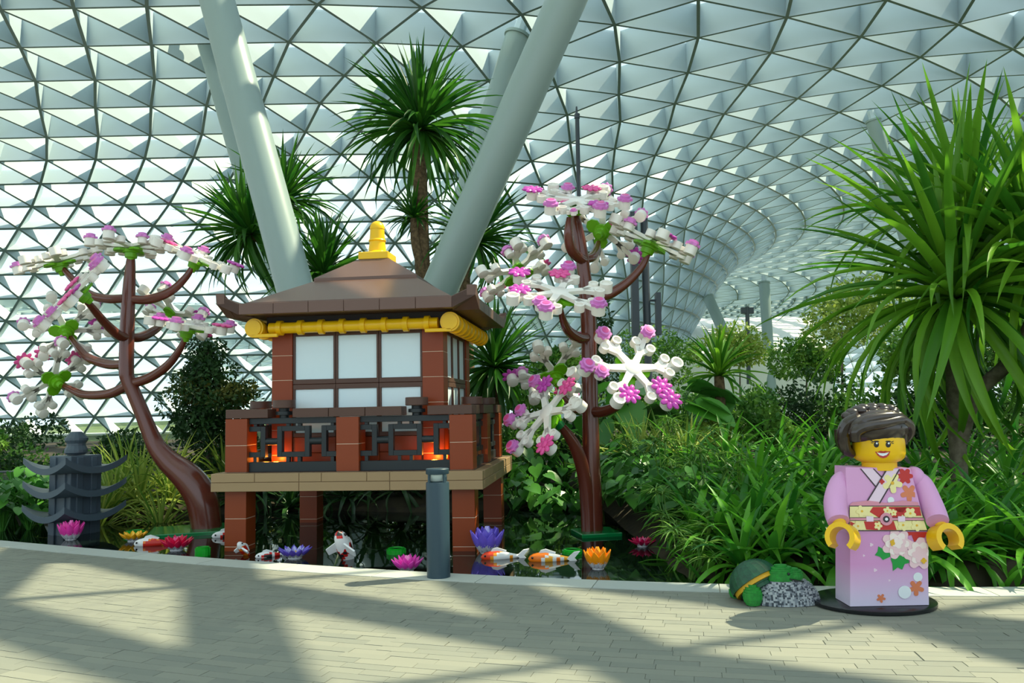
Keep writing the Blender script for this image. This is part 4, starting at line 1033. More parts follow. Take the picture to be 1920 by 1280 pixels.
# arms
Y_SK = mat('toy_yellow', (240, 190, 10), rough=.3, spec=.4)
def arm(pts, side):
    P = smoothpath([(*fp(x, y, d), r * YF / FPX) for x, y, d, r in pts], 5)
    a_ = obj('arm', MB().tube([q[:3] for q in P], [q[3] for q in P], 18), P_PK, fg, True)
    obj('shoulder', MB().ball(P[0][:3], (.075, .085, .085), 14, 9), P_PK, a_, True); return P
arm([(1592, 893, .14, 15), (1577, 905, .12, 19.5), (1567, 935, .07, 21), (1568, 962, 0, 20.5), (1572, 977, -.05, 19.5)], -1)
arm([(1714, 895, .14, 15), (1728, 908, .12, 19.5), (1742, 938, .07, 21), (1753, 963, 0, 20.5), (1758, 977, -.05, 19.5)], 1)
def hand(cx, cy, d, ro, ri, ry, rx):
    mb = MB(); c = fp(cx, cy, d); s_ = YF / FPX; n = 18; a0, a1 = math.radians(-46), math.radians(226); hgt = 15 * s_
    vs = []
    for h_ in (-hgt, hgt):
        for r_ in (ro * s_, ri * s_):
            for i in range(n + 1):
                a = a0 + (a1 - a0) * i / n; vs.append(Vector((r_ * math.cos(a), h_, r_ * math.sin(a))))
    R = Matrix.Translation(c) @ Matrix.Rotation(ry, 4, 'Z') @ Matrix.Rotation(rx, 4, 'X'); vs = [R @ v for v in vs]; m = n + 1
    fs = []
    for i in range(n):
        fs += [(i, i + 1, m + i + 1, m + i), (2 * m + i + 1, 2 * m + i, 3 * m + i, 3 * m + i + 1), (i + 1, i, 2 * m + i, 2 * m + i + 1), (m + i, m + i + 1, 3 * m + i + 1, 3 * m + i)]
    fs += [(0, m, 3 * m, 2 * m), (m - 1, 3 * m - 1, 4 * m - 1, 2 * m - 1)]
    h = obj('hand', mb.add(vs, fs), Y_SK, fg, True)
    obj('wrist', MB().tube([c + Vector((0, .05, ro * s_ * .85)), c + Vector((0, .06, (ro + 16) * s_))], 12.5 * s_, 16), Y_SK, h, True)
hand(1580, 1008, -.08, 27, 18, -.75, -.25)
hand(1772, 1010, -.06, 27, 17, .15, -.25)
# head, face and hair
HR = 47 * YF / FPX; hc = fp(1648, 862, .14); zb = hc.z; hz = lambda y: fp(1648, y, .14).z
hd = obj('head', MB().lathe([(HR * .62, hz(866)), (HR * .82, hz(863)), (HR * .95, hz(857)), (HR, hz(848)), (HR, hz(808)), (HR * .93, hz(798)), (HR * .6, hz(792))], 40, Matrix.Translation((hc.x, hc.y, 0))), Y_SK, fg, True)
obj('neck', MB().lathe([(31 * YF / FPX, hz(880)), (31 * YF / FPX, hz(862))], 28, Matrix.Translation((hc.x, hc.y, 0))), Y_SK, fg, True)
def face(name, pts, m, lay=1):
    P = []; cw = hc + fo
    for x, y in pts:
        d = ray(*zz(x, y)); R_ = HR + .0015 * lay               # where the sight line meets the head
        A = d.x ** 2 + d.y ** 2; B = d.x * cw.x + d.y * cw.y; C = cw.x ** 2 + cw.y ** 2 - R_ * R_
        D = max(0, B * B - A * C); q = d * ((B - math.sqrt(D)) / A) + Vector((0, 0, HC)); P.append(q - fo)
    n = len(P); c = sum(P, Vector()) / n; c.y -= .0006
    return obj(name, MB().add(P + [c], [(i, (i + 1) % n, n) for i in range(n)]), m, hd)
F_BK = mat('face_black', (24, 16, 14), rough=.4)
for ex in (924, 992):
    face('eye', [(ex + 15 * math.cos(-a), 284 + 17 * math.sin(-a)) for a in [2 * math.pi * i / 18 for i in range(18)]], F_BK, 1)
    face('eye_glint', [(ex + 3 + 6 * math.cos(-a), 277 + 6 * math.sin(-a)) for a in [2 * math.pi * i / 10 for i in range(10)]], D_WH, 2)
    face('eyelid', [(ex - 18, 268), (ex - 8, 270), (ex + 8, 270), (ex + 18, 268), (ex + 10, 262), (ex - 10, 262)], F_BK, 2)
for L in ([(890, 262), (908, 272), (910, 268), (893, 257)], [(893, 275), (906, 277), (906, 273), (895, 270)], [(1024, 262), (1008, 268), (1010, 273), (1022, 267)], [(1024, 274), (1009, 275), (1009, 279), (1023, 279)]): face('lash', L, F_BK, 1)
face('brow', [(888, 246), (905, 240), (925, 243), (940, 251), (937, 246), (920, 236), (902, 234)], F_BK, 1)
face('brow', [(972, 250), (985, 243), (1003, 240), (1017, 240), (1016, 235), (1000, 234), (984, 237)], F_BK, 1)
face('mouth', [(916, 324), (930, 345), (948, 358), (965, 362), (982, 357), (996, 344), (1004, 322), (985, 324), (960, 326), (940, 326)], mat('lip_red', (176, 24, 30), rough=.35), 1)
face('teeth', [(929, 330), (942, 344), (962, 350), (982, 344), (997, 328), (975, 333), (950, 333)], D_WH, 2)
face('upper_lip', [(930, 326), (945, 330), (962, 331), (985, 328), (990, 323), (975, 320), (963, 323), (950, 320)], MATS['lip_red'], 3)
HAIR = mat('glossy_dark_brown', (46, 34, 30), rough=.25, spec=.6, coat=.3)
hm = MB(); s_ = YF / FPX
cc = fp(1640, 802, .16); hm.ball(cc, (62 * s_, 58 * s_, 40 * s_), 24, 14)
def lock(pts, m=9):
    P = smoothpath([(*fp(x, y, d), r * s_) for x, y, d, r in pts], 5); hm.tube([q[:3] for q in P], [q[3] for q in P], m)
lock([(1600, 852, .14, 7), (1586, 842, .12, 11), (1581, 818, .10, 13), (1590, 795, .06, 13), (1612, 783, .0, 12)])
lock([(1598, 846, .20, 8), (1580, 832, .20, 12), (1578, 805, .20, 14)])
lock([(1604, 826, -.02, 9), (1606, 808, -.04, 11), (1628, 798, -.06, 11), (1660, 793, -.06, 10), (1688, 787, -.02, 9), (1700, 790, .06, 8)])
lock([(1598, 815, .0, 9), (1610, 794, -.03, 11), (1640, 784, -.05, 10), (1675, 780, -.03, 9), (1694, 785, .04, 8)])
lock([(1690, 786, .0, 10), (1703, 797, .05, 11), (1705, 812, .08, 10), (1699, 826, .10, 6)])
lock([(1684, 800, -.03, 7), (1694, 812, .02, 7), (1697, 830, .08, 5)])
for i in range(9):                                              # coiled braid on the crown
    a = math.radians(200 - i * 27); x, y = 1636 + 46 * math.cos(a), 782 - 14 * math.sin(a); d = .16 - .12 * math.sin(a) * 0
    q = fp(x, y, .12); hm.ball(q, (13 * s_, 15 * s_, 10 * s_), 10, 7)
for i in range(7):
    a = math.radians(195 - i * 32); q = fp(1640 + 33 * math.cos(a), 770 - 7 * math.sin(a), .14); hm.ball(q, (12 * s_, 16 * s_, 9 * s_), 10, 7)
hm.ball(fp(1640, 768, .2), (30 * s_, 30 * s_, 10 * s_), 14, 8)
obj('hair', hm, HAIR, fg, True)
# ================================================================ plants
def blade(bend, w=1.0, n=7, fold=.35, taper=.75, base=.5):
    """unit-length strap leaf along +x, drooping by 'bend' radians; width 1 in y, V-folded"""
    mb = MB(); vs = []; x = z = 0.0
    for i in range(n + 1):
        t = i / n
        if i: a = -bend * (t - .5 / n) ** 1.2; x += math.cos(a) / n; z += math.sin(a) / n
        wd = .5 * w * min(1, base + t * 3) * (1 - max(0, (t - taper) / (1 - taper)) ** 1.5) + .002
        a = -bend * t ** 1.2
        up = Vector((-math.sin(a), 0, math.cos(a)))
        c = Vector((x, 0, z)); e = up * (wd * fold * .1)
        vs += [c + Vector((0, wd, 0)) + e, c, c + Vector((0, -wd, 0)) + e]
    fs = []
    for i in range(n):
        o_ = i * 3; fs += [(o_, o_ + 1, o_ + 4, o_ + 3), (o_ + 1, o_ + 2, o_ + 5, o_ + 4)]
    mb.add(vs, fs); return mb
def leafset(name, m, bends, **k): return [blade(b, **k).mesh(name, m, True) for b in bends]
L_PAN = rnd_mat('screw_pine_leaf', (46, 112, 28), (120, 174, 44), rough=.38, spec=.4, trans=.42)
L_DRA = rnd_mat('palm_lily_leaf', (26, 78, 24), (70, 128, 36), rough=.38, spec=.4, trans=.4)
L_STR = rnd_mat('strap_leaf', (40, 112, 34), (108, 180, 48), rough=.36, spec=.45, trans=.4)
L_VAR = rnd_mat('striped_leaf', (88, 132, 46), (188, 200, 96), rough=.4, spec=.35, trans=.32)
L_BRD = rnd_mat('broad_leaf', (44, 104, 40), (88, 152, 56), rough=.35, spec=.4, trans=.3)
L_DKS = rnd_mat('dark_strap_leaf', (30, 66, 34), (58, 100, 44), rough=.38, spec=.4, trans=.28)
TRK = mat('fibrous_trunk', (120, 98, 70), rough=.9, noise=(84, 66, 46), nscale=14, bump=.6)
TRK2 = mat('grey_trunk', (122, 112, 96), rough=.9, noise=(92, 84, 70), nscale=10, bump=.5)
PANS = leafset('leaf', L_PAN, (.25, .7, 1.2, 1.7, 2.2), n=9, taper=.45)
DRAS = leafset('leaf', L_DRA, (.2, .55, 1.0, 1.5), n=7, taper=.5)
STRS = leafset('leaf', L_STR, (.7, 1.2, 1.7, 2.2), n=7, taper=.55)
DKSS = leafset('leaf', L_DKS, (.7, 1.2, 1.7, 2.2), n=7, taper=.55)
VARS = leafset('leaf', L_VAR, (.3, .7, 1.1, 1.6), n=7, taper=.5)
def rosette(t, c, n, L, w, el, meshes, rg, tilt=None, bend_by_el=True, yaw=None):
    """n leaves about local point c; el = (lowest, highest) start elevation in degrees"""
    T = Matrix.Translation(c)
    if tilt is not None: T = T @ frame((0, 0, 0), tilt)
    for i in range(n):
        f = (i + .5) / n
        e = math.radians(el[1] + (el[0] - el[1]) * f + rg.uniform(-8, 8)); y = i * 2.39996 + rg.uniform(-.25, .25)
        if yaw: y = rg.uniform(*yaw)
        k = len(meshes) - 1; b = int(min(k, max(0, round(f * k + rg.uniform(-.8, .8)))))
        l = rg.uniform(*L)
        M = T @ Matrix.Rotation(y, 4, 'Z') @ Matrix.Rotation(-e, 4, 'Y') @ Matrix.Rotation(rg.uniform(-.4, .4), 4, 'X') @ Matrix.Diagonal((l, rg.uniform(*w), l, 1))
        put('leaf', meshes[b], t, M)
def palm(name, label, base, stems, group=None, cat='palm', tm=None):
    """stems = list of (path of (px,py,Y,r_px)), heads = (n, L, w, el, meshes, tilt)"""
    t = thing(name, label, cat, base, group=group); o_ = Vector(base); rg = random.Random(len(bpy.data.objects))
    for path, head in stems:
        P = smoothpath([(*at(x, y, Y), r * Y / FPX) for x, y, Y, r in path], 4)
        obj('trunk', MB().tube([q[:3] for q in P], [q[3] for q in P], 10), tm or TRK, t, True, off=o_)
        n, L, w, el, ms, tilt = head
        rosette(t, Vector(P[-1][:3]) - o_, n, L, w, el, ms, rg, tilt)
    return t
# tall palm lily in the middle, one trunk with a high crown and a low side crown
palm('palm_lily', 'tall palm lily with shaggy trunk rising behind the gold roof finial', at(800, 700, 18), [
    ([(800, 700, 18, 14), (795, 560, 18, 14), (790, 450, 18, 15), (788, 350, 18, 14), (786, 285, 18, 13), (788, 245, 18, 9)], (190, (1.6, 2.45), (.085, .13), (-28, 88), DRAS, None)),
    ([(795, 520, 17.9, 8), (780, 460, 17.8, 9), (776, 410, 17.8, 7)], (70, (.6, .95), (.05, .075), (-10, 85), DRAS, None))])
palm('palm_lily', 'palm lily crown reaching out left of the thick left column', at(560, 700, 17.5), [
    ([(560, 700, 17.5, 10), (530, 560, 17.5, 10), (524, 500, 17.5, 8), (505, 465, 17.2, 7), (470, 440, 17.0, 6)], (130, (1.2, 1.8), (.075, .11), (-40, 85), DRAS, (-.35, 0, .9)))])
palm('palm_lily', 'palm lily with upright leaves just right of the thick left column', at(610, 700, 16.5), [
    ([(610, 700, 16.5, 10), (608, 600, 16.5, 10), (606, 520, 16.5, 8)], (140, (1.1, 1.7), (.075, .11), (-25, 88), DRAS, (.1, 0, 1)))])
palm('palm_lily', 'palm lily crown seen behind and above the thick left column', at(540, 700, 19), [
    ([(540, 700, 19, 9), (535, 500, 19, 9), (532, 380, 19, 7)], (120, (1.3, 1.9), (.075, .11), (-20, 88), DRAS, None))])
palm('palm_lily', 'palm lily crown right of the leaning column above the pavilion eave', at(880, 700, 18.5), [
    ([(880, 700, 18.5, 11), (872, 560, 18.5, 11), (875, 490, 18.5, 9), (890, 455, 18.4, 7)], (120, (1.3, 2.0), (.075, .11), (-30, 85), DRAS, (.3, 0, .95)))])
palm('palm_lily', 'dark palm lily leaning out right of the pavilion wall', at(930, 930, 13.2), [
    ([(930, 930, 13.2, 12), (928, 800, 13.2, 12), (926, 690, 13.2, 10)], (150, (.9, 1.4), (.06, .09), (-60, 85), DRAS, (.12, -.1, 1)))])
# big screw pine on the right
palm('screw_pine', 'huge screw pine with long arching leaves behind the toy figure', at(1800, 905, 9.6), [
    ([(1800, 905, 9.6, 15), (1793, 800, 9.6, 15), (1790, 720, 9.6, 15), (1788, 640, 9.5, 15), (1792, 560, 9.4, 13)], (150, (1.9, 2.7), (.095, .135), (-50, 85), PANS, (-.15, -.1, 1))),
    ([(1800, 830, 9.6, 13), (1830, 740, 9.5, 13), (1890, 680, 9.3, 13), (1935, 600, 9.2, 12), (1950, 500, 9.2, 11)], (120, (1.6, 2.4), (.095, .13), (-25, 88), PANS, (-.05, 0, 1))),
    ([(1795, 600, 9.6, 12), (1800, 520, 9.7, 12), (1815, 440, 9.8, 11)], (90, (1.5, 2.3), (.09, .125), (0, 88), PANS, None))], cat='screw pine', tm=TRK2)
palm('screw_pine', 'young spiky screw pine with upright blades beyond the elephant ear leaves', at(1352, 800, 15), [
    ([(1352, 800, 15, 9), (1350, 740, 15, 10), (1348, 705, 15, 9)], (60, (.8, 1.3), (.06, .09), (0, 86), PANS[:3], None))], cat='screw pine')
# clumps of strap leaves
def clump(name, label, p, n, L, w, el, meshes, group, seed, yaw=None):
    t = thing(name, label, 'plant', p, group=group); rosette(t, Vector((0, 0, 0)), n, L, w, el, meshes, random.Random(seed), yaw=yaw); return t
seed = 900
rg = random.Random(5)
G1 = 'strap-leaf clumps along the kerb'
cl = []
for x in np.arange(1.75, 6.2, .34):
    for row in range(6):
        y = kerb_y(x) + .42 + row * .42 + rg.uniform(-.1, .1); xx = x + rg.uniform(-.12, .12) + (.17 if row % 2 else 0)
        q = proj((xx, y, .2))
        if q and q[0] < 1990 and q[0] > 1290 + row * 0: cl.append((xx, y, row))
for i, (x, y, row) in enumerate(cl):
    fig = x > 2.2 and x < 3.4 and row < 2
    left = x < 2.45
    cnt = globals().setdefault('CNT', {}); cnt[row] = cnt.get(row, -1) + 1
    lab = 'glossy strap-leaf clump, %s from the left in the %s row behind the kerb' % (ORD[min(cnt[row], 15)], ORD[row])
    clump('strap_leaf_plant', lab, (x, y, bedz(x, y) - .02), 30 if row < 3 else 24, (.5, .9), (.06, .088), (0, 80), STRS, G1, seed + i)
seed = 1300
for i, px in enumerate(range(440, 960, 52)):
    p = at(px, 955, 13.3 + .25 * (i % 2)); p.z = bedz(p.x, p.y) + .05
    clump('strap_leaf_plant', 'dark strap-leaf clump overhanging the water behind the pavilion, %s from the left' % ORD[i], p, 34, (.7, 1.1), (.055, .08), (0, 85), DKSS, 'dark clumps behind the pavilion legs', seed + i)
seed = 1400
for i, (px, py, Y, k) in enumerate(((210, 955, 12.6, 1.0), (262, 950, 12.9, 1.15), (318, 940, 13.2, 1.1), (235, 915, 13.8, 1.0), (420, 900, 14.2, 1.0), (185, 975, 12.0, .8), (300, 975, 12.2, .85))):
    p = at(px, py, Y)
    clump('striped_grass_plant', 'yellow-striped grassy clump between the lantern and the curved trunk, %s from the left' % ORD[sorted((210, 262, 318, 235, 420, 185, 300)).index(px)], (p.x, p.y, min(p.z, bedz(p.x, p.y) + .1)), 60, (.8 * k, 1.25 * k), (.032, .05), (5, 85), VARS, 'striped clumps on the left bank', seed + i)
seed = 1500
for i, (px, py, Y, k) in enumerate(((1165, 905, 13.2, 1.0), (1205, 900, 13.0, 1.1), (1245, 890, 13.4, 1.0), (1130, 900, 13.6, .9), (1290, 880, 13.2, .9))):
    p = at(px, py, Y)
    clump('striped_grass_plant', 'spiky striped clump behind the pond by the straight trunk, %s from the left' % ORD[sorted((1165, 1205, 1245, 1130, 1290)).index(px)], (p.x, p.y, bedz(p.x, p.y)), 50, (.75 * k, 1.1 * k), (.035, .055), (20, 86), VARS, 'striped clumps on the right bank', seed + i)
seed = 1560
TALL = ((1490, 830, 11), (1560, 820, 11.4), (1420, 850, 10.6), (1640, 820, 11.2), (1720, 830, 11), (1810, 840, 10.6), (1880, 840, 10.4), (1350, 850, 11.4), (1460, 800, 12.5), (1370, 800, 12.6), (1550, 790, 13), (1900, 800, 12), (1290, 830, 12.2), (1420, 880, 9.8), (1530, 860, 10.0))
for i, (px, py, Y) in enumerate(TALL):
    p = at(px, py, Y)
    clump('strap_leaf_plant', 'bright tall strap-leaf clump set back on the right, %s from the left' % ORD[sorted(TALL).index((px, py, Y))], (p.x, p.y, bedz(p.x, p.y)), 36, (.75, 1.25), (.055, .08), (10, 86), STRS, 'tall clumps further back on the right', seed + i)
# umbrella sedge by the water
SED = rnd_mat('sedge_leaf', (60, 112, 40), (120, 164, 60), rough=.45, trans=.35)
SEDM = blade(.8, n=4, taper=.3).mesh('leaflet', SED, True)
def sedge(p, n, h, sd, lab):
    r = random.Random(sd); t = thing('umbrella_sedge', lab, 'plant', p, group='umbrella sedges at the pond edge')
    for i in range(n):
        a = r.uniform(0, 6.28); tip = Vector((math.cos(a) * r.uniform(.1, .35), math.sin(a) * r.uniform(.1, .35), h * r.uniform(.6, 1.05)))
        st = obj('stem', MB().tube([Vector((0, 0, 0)), tip * .5 + Vector((0, 0, .05 * h)), tip], .007, 5), SED, t, True)
        for k in range(15):
            l = r.uniform(.16, .3)
            put('leaflet', SEDM, st, Matrix.Translation(tip) @ Matrix.Rotation(k * 2 * math.pi / 15 + r.uniform(-.2, .2), 4, 'Z') @ Matrix.Rotation(-r.uniform(-.1, .6), 4, 'Y') @ Matrix.Diagonal((l, .018, l, 1)))
for i, (px, py, Y, n, h) in enumerate(((1262, 1010, 8.6, 9, .75), (1310, 1040, 7.9, 9, .6), (1245, 960, 10.2, 9, .9), (1330, 960, 8.9, 8, .8), (1285, 930, 10.6, 8, 1.0), (1200, 930, 12.0, 7, .9), (1380, 900, 9.6, 7, 1.0), (1290, 1075, 7.5, 6, .42))):
    p = at(px, py, Y); sedge((p.x, p.y, max(bedz(p.x, p.y), -.12) - .02), n, h, 60 + i, 'fine umbrella sedge at the right pond edge, %s from the left' % ORD[sorted((1262, 1310, 1245, 1330, 1285, 1200, 1380, 1290)).index(px)])
# broad leaves: elephant ears and pond-side philodendron
def heart(n=8):
    """unit heart-shaped leaf along +x, slightly cupped, 1 wide"""
    L = [(0, 0), (-.16, .16), (-.14, .34), (.02, .47), (.25, .5), (.5, .42), (.75, .25), (.92, .08), (1.0, 0)]
    vs = []
    for x, y in L: vs += [Vector((x, y, .10 * y - .18 * max(0, x) ** 2)), Vector((max(x, 0) if x > -.05 else 0, 0, -.18 * max(0, x) ** 2 - .015)), Vector((x, -y, .10 * y - .18 * max(0, x) ** 2))]
    fs = []
    for i in range(len(L) - 1):
        o_ = i * 3; fs += [(o_, o_ + 3, o_ + 4, o_ + 1), (o_ + 1, o_ + 4, o_ + 5, o_ + 2)]
    return MB().add(vs, fs)
HRT = heart().mesh('leaf', L_BRD, True)
def earplant(name, label, p, n, L, h, grp, sd, spread=.6):
    r = random.Random(sd); t = thing(name, label, 'plant', p, group=grp)
    for i in range(n):
        a = i * 2.4 + r.uniform(-.4, .4); hh = h * r.uniform(.45, 1.0); d = spread * r.uniform(.35, 1)
        tip = Vector((math.cos(a) * d, math.sin(a) * d, hh))
        st = obj('stalk', MB().tube([Vector((0, 0, 0)), Vector((tip.x * .35, tip.y * .35, hh * .7)), tip], [.014, .011, .007], 5), L_BRD, t, True)
        l = r.uniform(*L)
        put('leaf', HRT, st, Matrix.Translation(tip) @ Matrix.Rotation(a + r.uniform(-.5, .5), 4, 'Z') @ Matrix.Rotation(r.uniform(.1, .9), 4, 'Y') @ Matrix.Rotation(r.uniform(-.4, .4), 4, 'X') @ Matrix.Diagonal((l, l * .85, l, 1)))
for i, (px, py, Y, n, L, h) in enumerate(((1278, 850, 14.5, 9, (.55, .95), 1.35), (1185, 860, 14.8, 9, (.5, .85), 1.3), (1130, 860, 14.2, 8, (.45, .7), 1.0), (1345, 850, 15.5, 8, (.5, .8), 1.2))):
    p = at(px, py, Y); earplant('elephant_ear_plant', 'elephant ear plant with very large leaves behind the pond, %s from the left' % ORD[sorted((1278, 1185, 1130, 1345)).index(px)], (p.x, p.y, bedz(p.x, p.y)), n, L, h, 'elephant ears behind the pond', 80 + i)
for i, (px, py, Y) in enumerate(((965, 950, 12.9), (1000, 935, 13.2), (1040, 940, 13.0), (1070, 955, 12.9), (985, 900, 14), (1060, 900, 14.2), (1150, 960, 12.8), (1190, 965, 12.9), (1020, 960, 12.7))):
    p = at(px, py, Y); earplant('pond_philodendron', 'leafy philodendron on the bank right of the pavilion, %s from the left' % ORD[sorted((965, 1000, 1040, 1070, 985, 1060, 1150, 1190, 1020)).index(px)], (p.x, p.y, bedz(p.x, p.y)), 26, (.16, .30), .62, 'philodendrons on the bank', 120 + i, .45)
for i, (px, py, Y) in enumerate(((10, 965, 12.2), (45, 960, 12.4), (78, 975, 12.2), (25, 925, 13.2), (70, 930, 13.4), (5, 1000, 11.6), (55, 995, 11.7), (-30, 960, 12.3))):
    p = at(px, py, Y); earplant('pond_philodendron', 'dense broad-leaf plant at the far left beside the lantern, %s from the left' % ORD[sorted((10, 45, 78, 25, 70, 5, 55, -30)).index(px)], (p.x, p.y, max(bedz(p.x, p.y), -.1)), 30, (.16, .28), .75, 'broad-leaf plants at the far left', 150 + i, .5)
# shrubs and trees with uncountable small leaves
def foliage(n, r, ls, sd, lobes=5, flat=.0):
    """leaf cloud filling a few overlapping balls inside the ellipsoid r"""
    g = np.random.default_rng(sd); C = g.normal(0, .38, (lobes, 3)); C[0] = 0
    R = g.uniform(.5, .72, lobes); k = g.integers(0, lobes, n)
    d = g.normal(0, 1, (n, 3)); d /= np.linalg.norm(d, axis=1)[:, None]
    P = C[k] + d * (R[k] * g.uniform(.55, 1, n) ** .4)[:, None]
    P *= np.array(r)
    t = g.normal(0, 1, (n, 3)) * .8 + d * .6; t[:, 2] -= .15; t /= np.linalg.norm(t, axis=1)[:, None]
    s = np.cross(t, d + g.normal(0, .4, (n, 3))); s /= np.linalg.norm(s, axis=1)[:, None]
    u = np.cross(s, t); l = g.uniform(.6, 1.2, n)[:, None] * ls
    V = np.stack([P, P + t * l * .5 + s * l * .26 + u * l * .06, P + t * l, P + t * l * .5 - s * l * .26 + u * l * .06], 1).reshape(-1, 3)
    F = np.arange(4 * n).reshape(-1, 4)
    mb = MB(); mb.v = [tuple(p) for p in V.tolist()]; mb.f = [tuple(f) for f in F.tolist()]; return mb
def fmat(name, c1, c2): return mat(name, c1, rough=.5, spec=.3, noise=c2, nscale=2.2, trans=.3, detail=2)
F_DK = fmat('dark_foliage', (28, 58, 30), (52, 88, 40)); F_MD = fmat('mid_foliage', (62, 112, 40), (118, 162, 62)); F_YL = fmat('yellow_green_foliage', (112, 146, 52), (172, 190, 88)); F_RD = fmat('bronze_tipped_foliage', (40, 76, 34), (110, 110, 44))
def shrub(name, label, px, pt, pb, wpx, Y, m, ls, n, grp=None, cat='shrub', stem=True, depth=.8, sd=None):
    a, b_ = at(px, pt, Y), at(px, pb, Y); w = wpx * Y / FPX / 2; h = (a.z - b_.z) / 2
    g_ = Vector((b_.x, Y, max(0.0, min(b_.z, bedz(b_.x, Y) if 6 < Y < 30 else .3))))
    t = thing(name, label, cat, g_, group=grp); c = Vector((a.x, Y, (a.z + b_.z) / 2)) - g_
    f = foliage(n, (w, w * depth, h), ls, sd or int(abs(px) * 7 + Y), 6)
    o_ = obj('foliage', f, m, t, M=Matrix.Translation(c)); o_['kind'] = 'stuff'
    if stem: obj('stem', MB().tube([Vector((0, 0, -.05)), Vector((.03, 0, c.z * .5)), c], [.035 + .02 * h, .03 + .012 * h, .015], 7), TRK2, t, True)
    return t
# clipped conical tree at the left: stacked leaf balls
t = thing('conical_tree', 'clipped dark conical tree left of the pavilion', 'tree', at(392, 905, 14.6)); o_ = t.location.copy()
obj('trunk', MB().tube([o_, at(392, 660, 14.6)], [.07, .03], 8), TRK2, t, True, off=o_)
for i, (px, py, w, h, m) in enumerate(((386, 672, 34, 44, F_DK), (388, 712, 46, 40, F_DK), (425, 735, 44, 36, F_RD), (365, 738, 46, 40, F_RD), (395, 770, 66, 46, F_DK), (368, 805, 60, 48, F_DK), (425, 800, 52, 50, F_DK), (395, 850, 78, 54, F_DK))):
    q = at(px, py, 14.6 - .15 * (i % 3)) - o_; k = 14.6 / FPX
    f = obj('leaf_ball', foliage(1300, (w * k, w * k * .9, h * k), .10, 700 + i, 6), m, t, M=Matrix.Translation(q)); f['kind'] = 'stuff'
shrub('round_shrub', 'dark rounded shrub right behind the lantern top', 215, 800, 890, 100, 16.5, F_DK, .11, 1800)
SH = [(25, 775, 900, 150, 24, F_DK, 'dark leafy tree beyond the pond near the left edge'), (-40, 790, 900, 120, 20, F_MD, 'mid green tree cut by the left edge of the picture')]
for i, (px, pt, pb, w, Y, m, lab) in enumerate(SH): shrub('leafy_tree', lab, px, pt, pb, w, Y, m, .16, 2600, 'trees at the far left', 'tree')
for i, (px, pt, pb, w, Y, m) in enumerate(((470, 800, 935, 150, 15.5, F_DK), (580, 800, 935, 150, 15.8, F_DK), (690, 790, 935, 160, 15.5, F_DK), (800, 790, 935, 150, 15.8, F_DK), (900, 770, 935, 160, 15.4, F_DK), (330, 850, 960, 130, 15.2, F_DK), (140, 860, 960, 140, 15.2, F_DK))):
    shrub('hedge_shrub', 'dark hedge shrub on the bank behind the pavilion, %s from the left' % ORD[sorted((470, 580, 690, 800, 900, 330, 140)).index(px)], px, pt, pb, w, Y, m, .12, 2000, 'hedge shrubs behind the pavilion')
GSH = ((985, 765, 900, 150, 15.5, F_MD), (1080, 770, 900, 140, 16, F_DK), (1010, 700, 800, 120, 19, F_MD), (1180, 720, 840, 150, 18, F_MD), (1290, 720, 850, 150, 18.5, F_MD), (1400, 730, 850, 160, 17, F_MD), (1500, 700, 850, 170, 17, F_DK), (1600, 700, 860, 170, 16, F_MD), (1700, 700, 860, 170, 15.5, F_DK), (1800, 690, 860, 180, 15, F_DK), (1900, 690, 860, 180, 15, F_MD), (1455, 760, 860, 130, 14, F_MD), (1330, 780, 870, 120, 14, F_YL))
for i, (px, pt, pb, w, Y, m) in enumerate(GSH):
    shrub('garden_shrub', 'leafy garden shrub behind the right-hand planting, %s from the left' % ORD[sorted(q[0] for q in GSH).index(px)], px, pt, pb, w, Y, m, .13, 2000, 'garden shrubs on the right')
shrub('column_tree', 'narrow dark tree standing behind the straight blossom trunk', 1122, 572, 770, 62, 26, F_DK, .16, 2600, None, 'tree', depth=1)
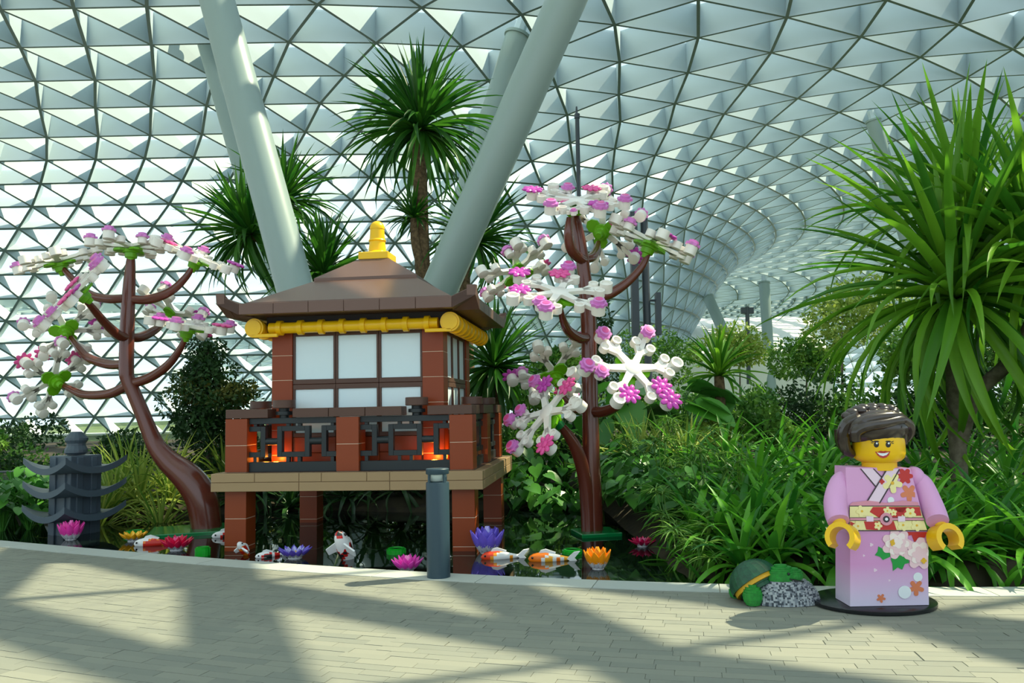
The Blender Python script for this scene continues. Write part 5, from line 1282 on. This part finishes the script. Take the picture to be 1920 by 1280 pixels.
for i, (px, pt, pb, w, Y, m, lab) in enumerate(((1250, 622, 700, 190, 40, F_MD, 'flat-topped umbrella tree right of the speaker mast'), (1385, 608, 700, 150, 38, F_YL, 'yellow-green umbrella tree around the slim upright column'), (1575, 520, 660, 190, 30, F_YL, 'light feathery tree seen through the screw pine leaves'), (1510, 610, 720, 130, 34, F_MD, 'green tree between upright column and screw pine'), (1040, 640, 730, 110, 34, F_MD, 'pale distant tree between pavilion and straight blossom trunk'), (1720, 600, 740, 180, 26, F_MD, 'green tree behind the screw pine trunk'), (1880, 560, 740, 160, 24, F_MD, 'green tree at the right edge behind the screw pine'))):
    shrub('garden_tree', lab, px, pt, pb, w, Y, m, .22, 3000, 'garden trees in the distance', 'tree')

# extra cover on the bank right of the straight trunk, and behind the lantern
BANK = ((1.42, 12.2), (1.50, 11.5), (1.62, 10.9), (1.72, 10.3), (1.80, 9.7), (1.95, 9.2), (1.78, 11.9), (1.95, 11.1), (2.10, 10.4), (2.2, 9.7), (2.0, 12.4))
for i, (x, y) in enumerate(BANK):
    earplant('bank_plant', 'low leafy bank plant right of the straight trunk, %s from the left' % ORD[sorted(BANK, key=lambda q: proj((q[0], q[1], .3))[0]).index((x, y))], (x, y, bedz(x, y) - .03), 34, (.14, .26), .5, 'low plants on the right bank', 190 + i, .48)
for i, (px, pt, pb, w, Y, m) in enumerate(((60, 850, 950, 120, 17, F_MD), (10, 840, 950, 120, 16.5, F_DK), (120, 845, 950, 120, 18, F_MD), (300, 835, 930, 120, 18, F_DK), (170, 838, 905, 110, 21, F_MD), (255, 836, 900, 110, 22, F_DK))):
    shrub('back_shrub', 'loose shrub on the left bank behind the lantern, %s from the left' % ORD[sorted((60, 10, 120, 300, 170, 255)).index(px)], px, pt, pb, w, Y, m, .12, 1600, 'shrubs on the left bank')
# glass guard rail at the far left
gr = thing('glass_balustrade', 'clear glass balustrade with thin dark handrail at the far left', 'balustrade', at(20, 960, 14.2)); o = gr.location.copy()
M_GL = glass_mat('clear_glass', (.80, .92, .88), .06)
xs_ = [-150, -60, 30, 118]
for a, b_ in zip(xs_, xs_[1:]):
    A, B = at(a + 1, 886, 14.2), at(b_ - 1, 884, 14.2); A2, B2 = Vector((A.x, A.y, 0)), Vector((B.x, B.y, 0))
    obj('glass_panel', MB().add([A, B, B2, A2] + [v + Vector((0, .02, 0)) for v in (A, B, B2, A2)], [(3, 2, 1, 0), (4, 5, 6, 7), (0, 1, 5, 4), (1, 2, 6, 5), (2, 3, 7, 6), (3, 0, 4, 7)]), M_GL, gr, off=o)
obj('handrail', MB().tube([at(-150, 886, 14.2), at(118, 883.5, 14.2)], .022, 8), M_MAST, gr, True, off=o)
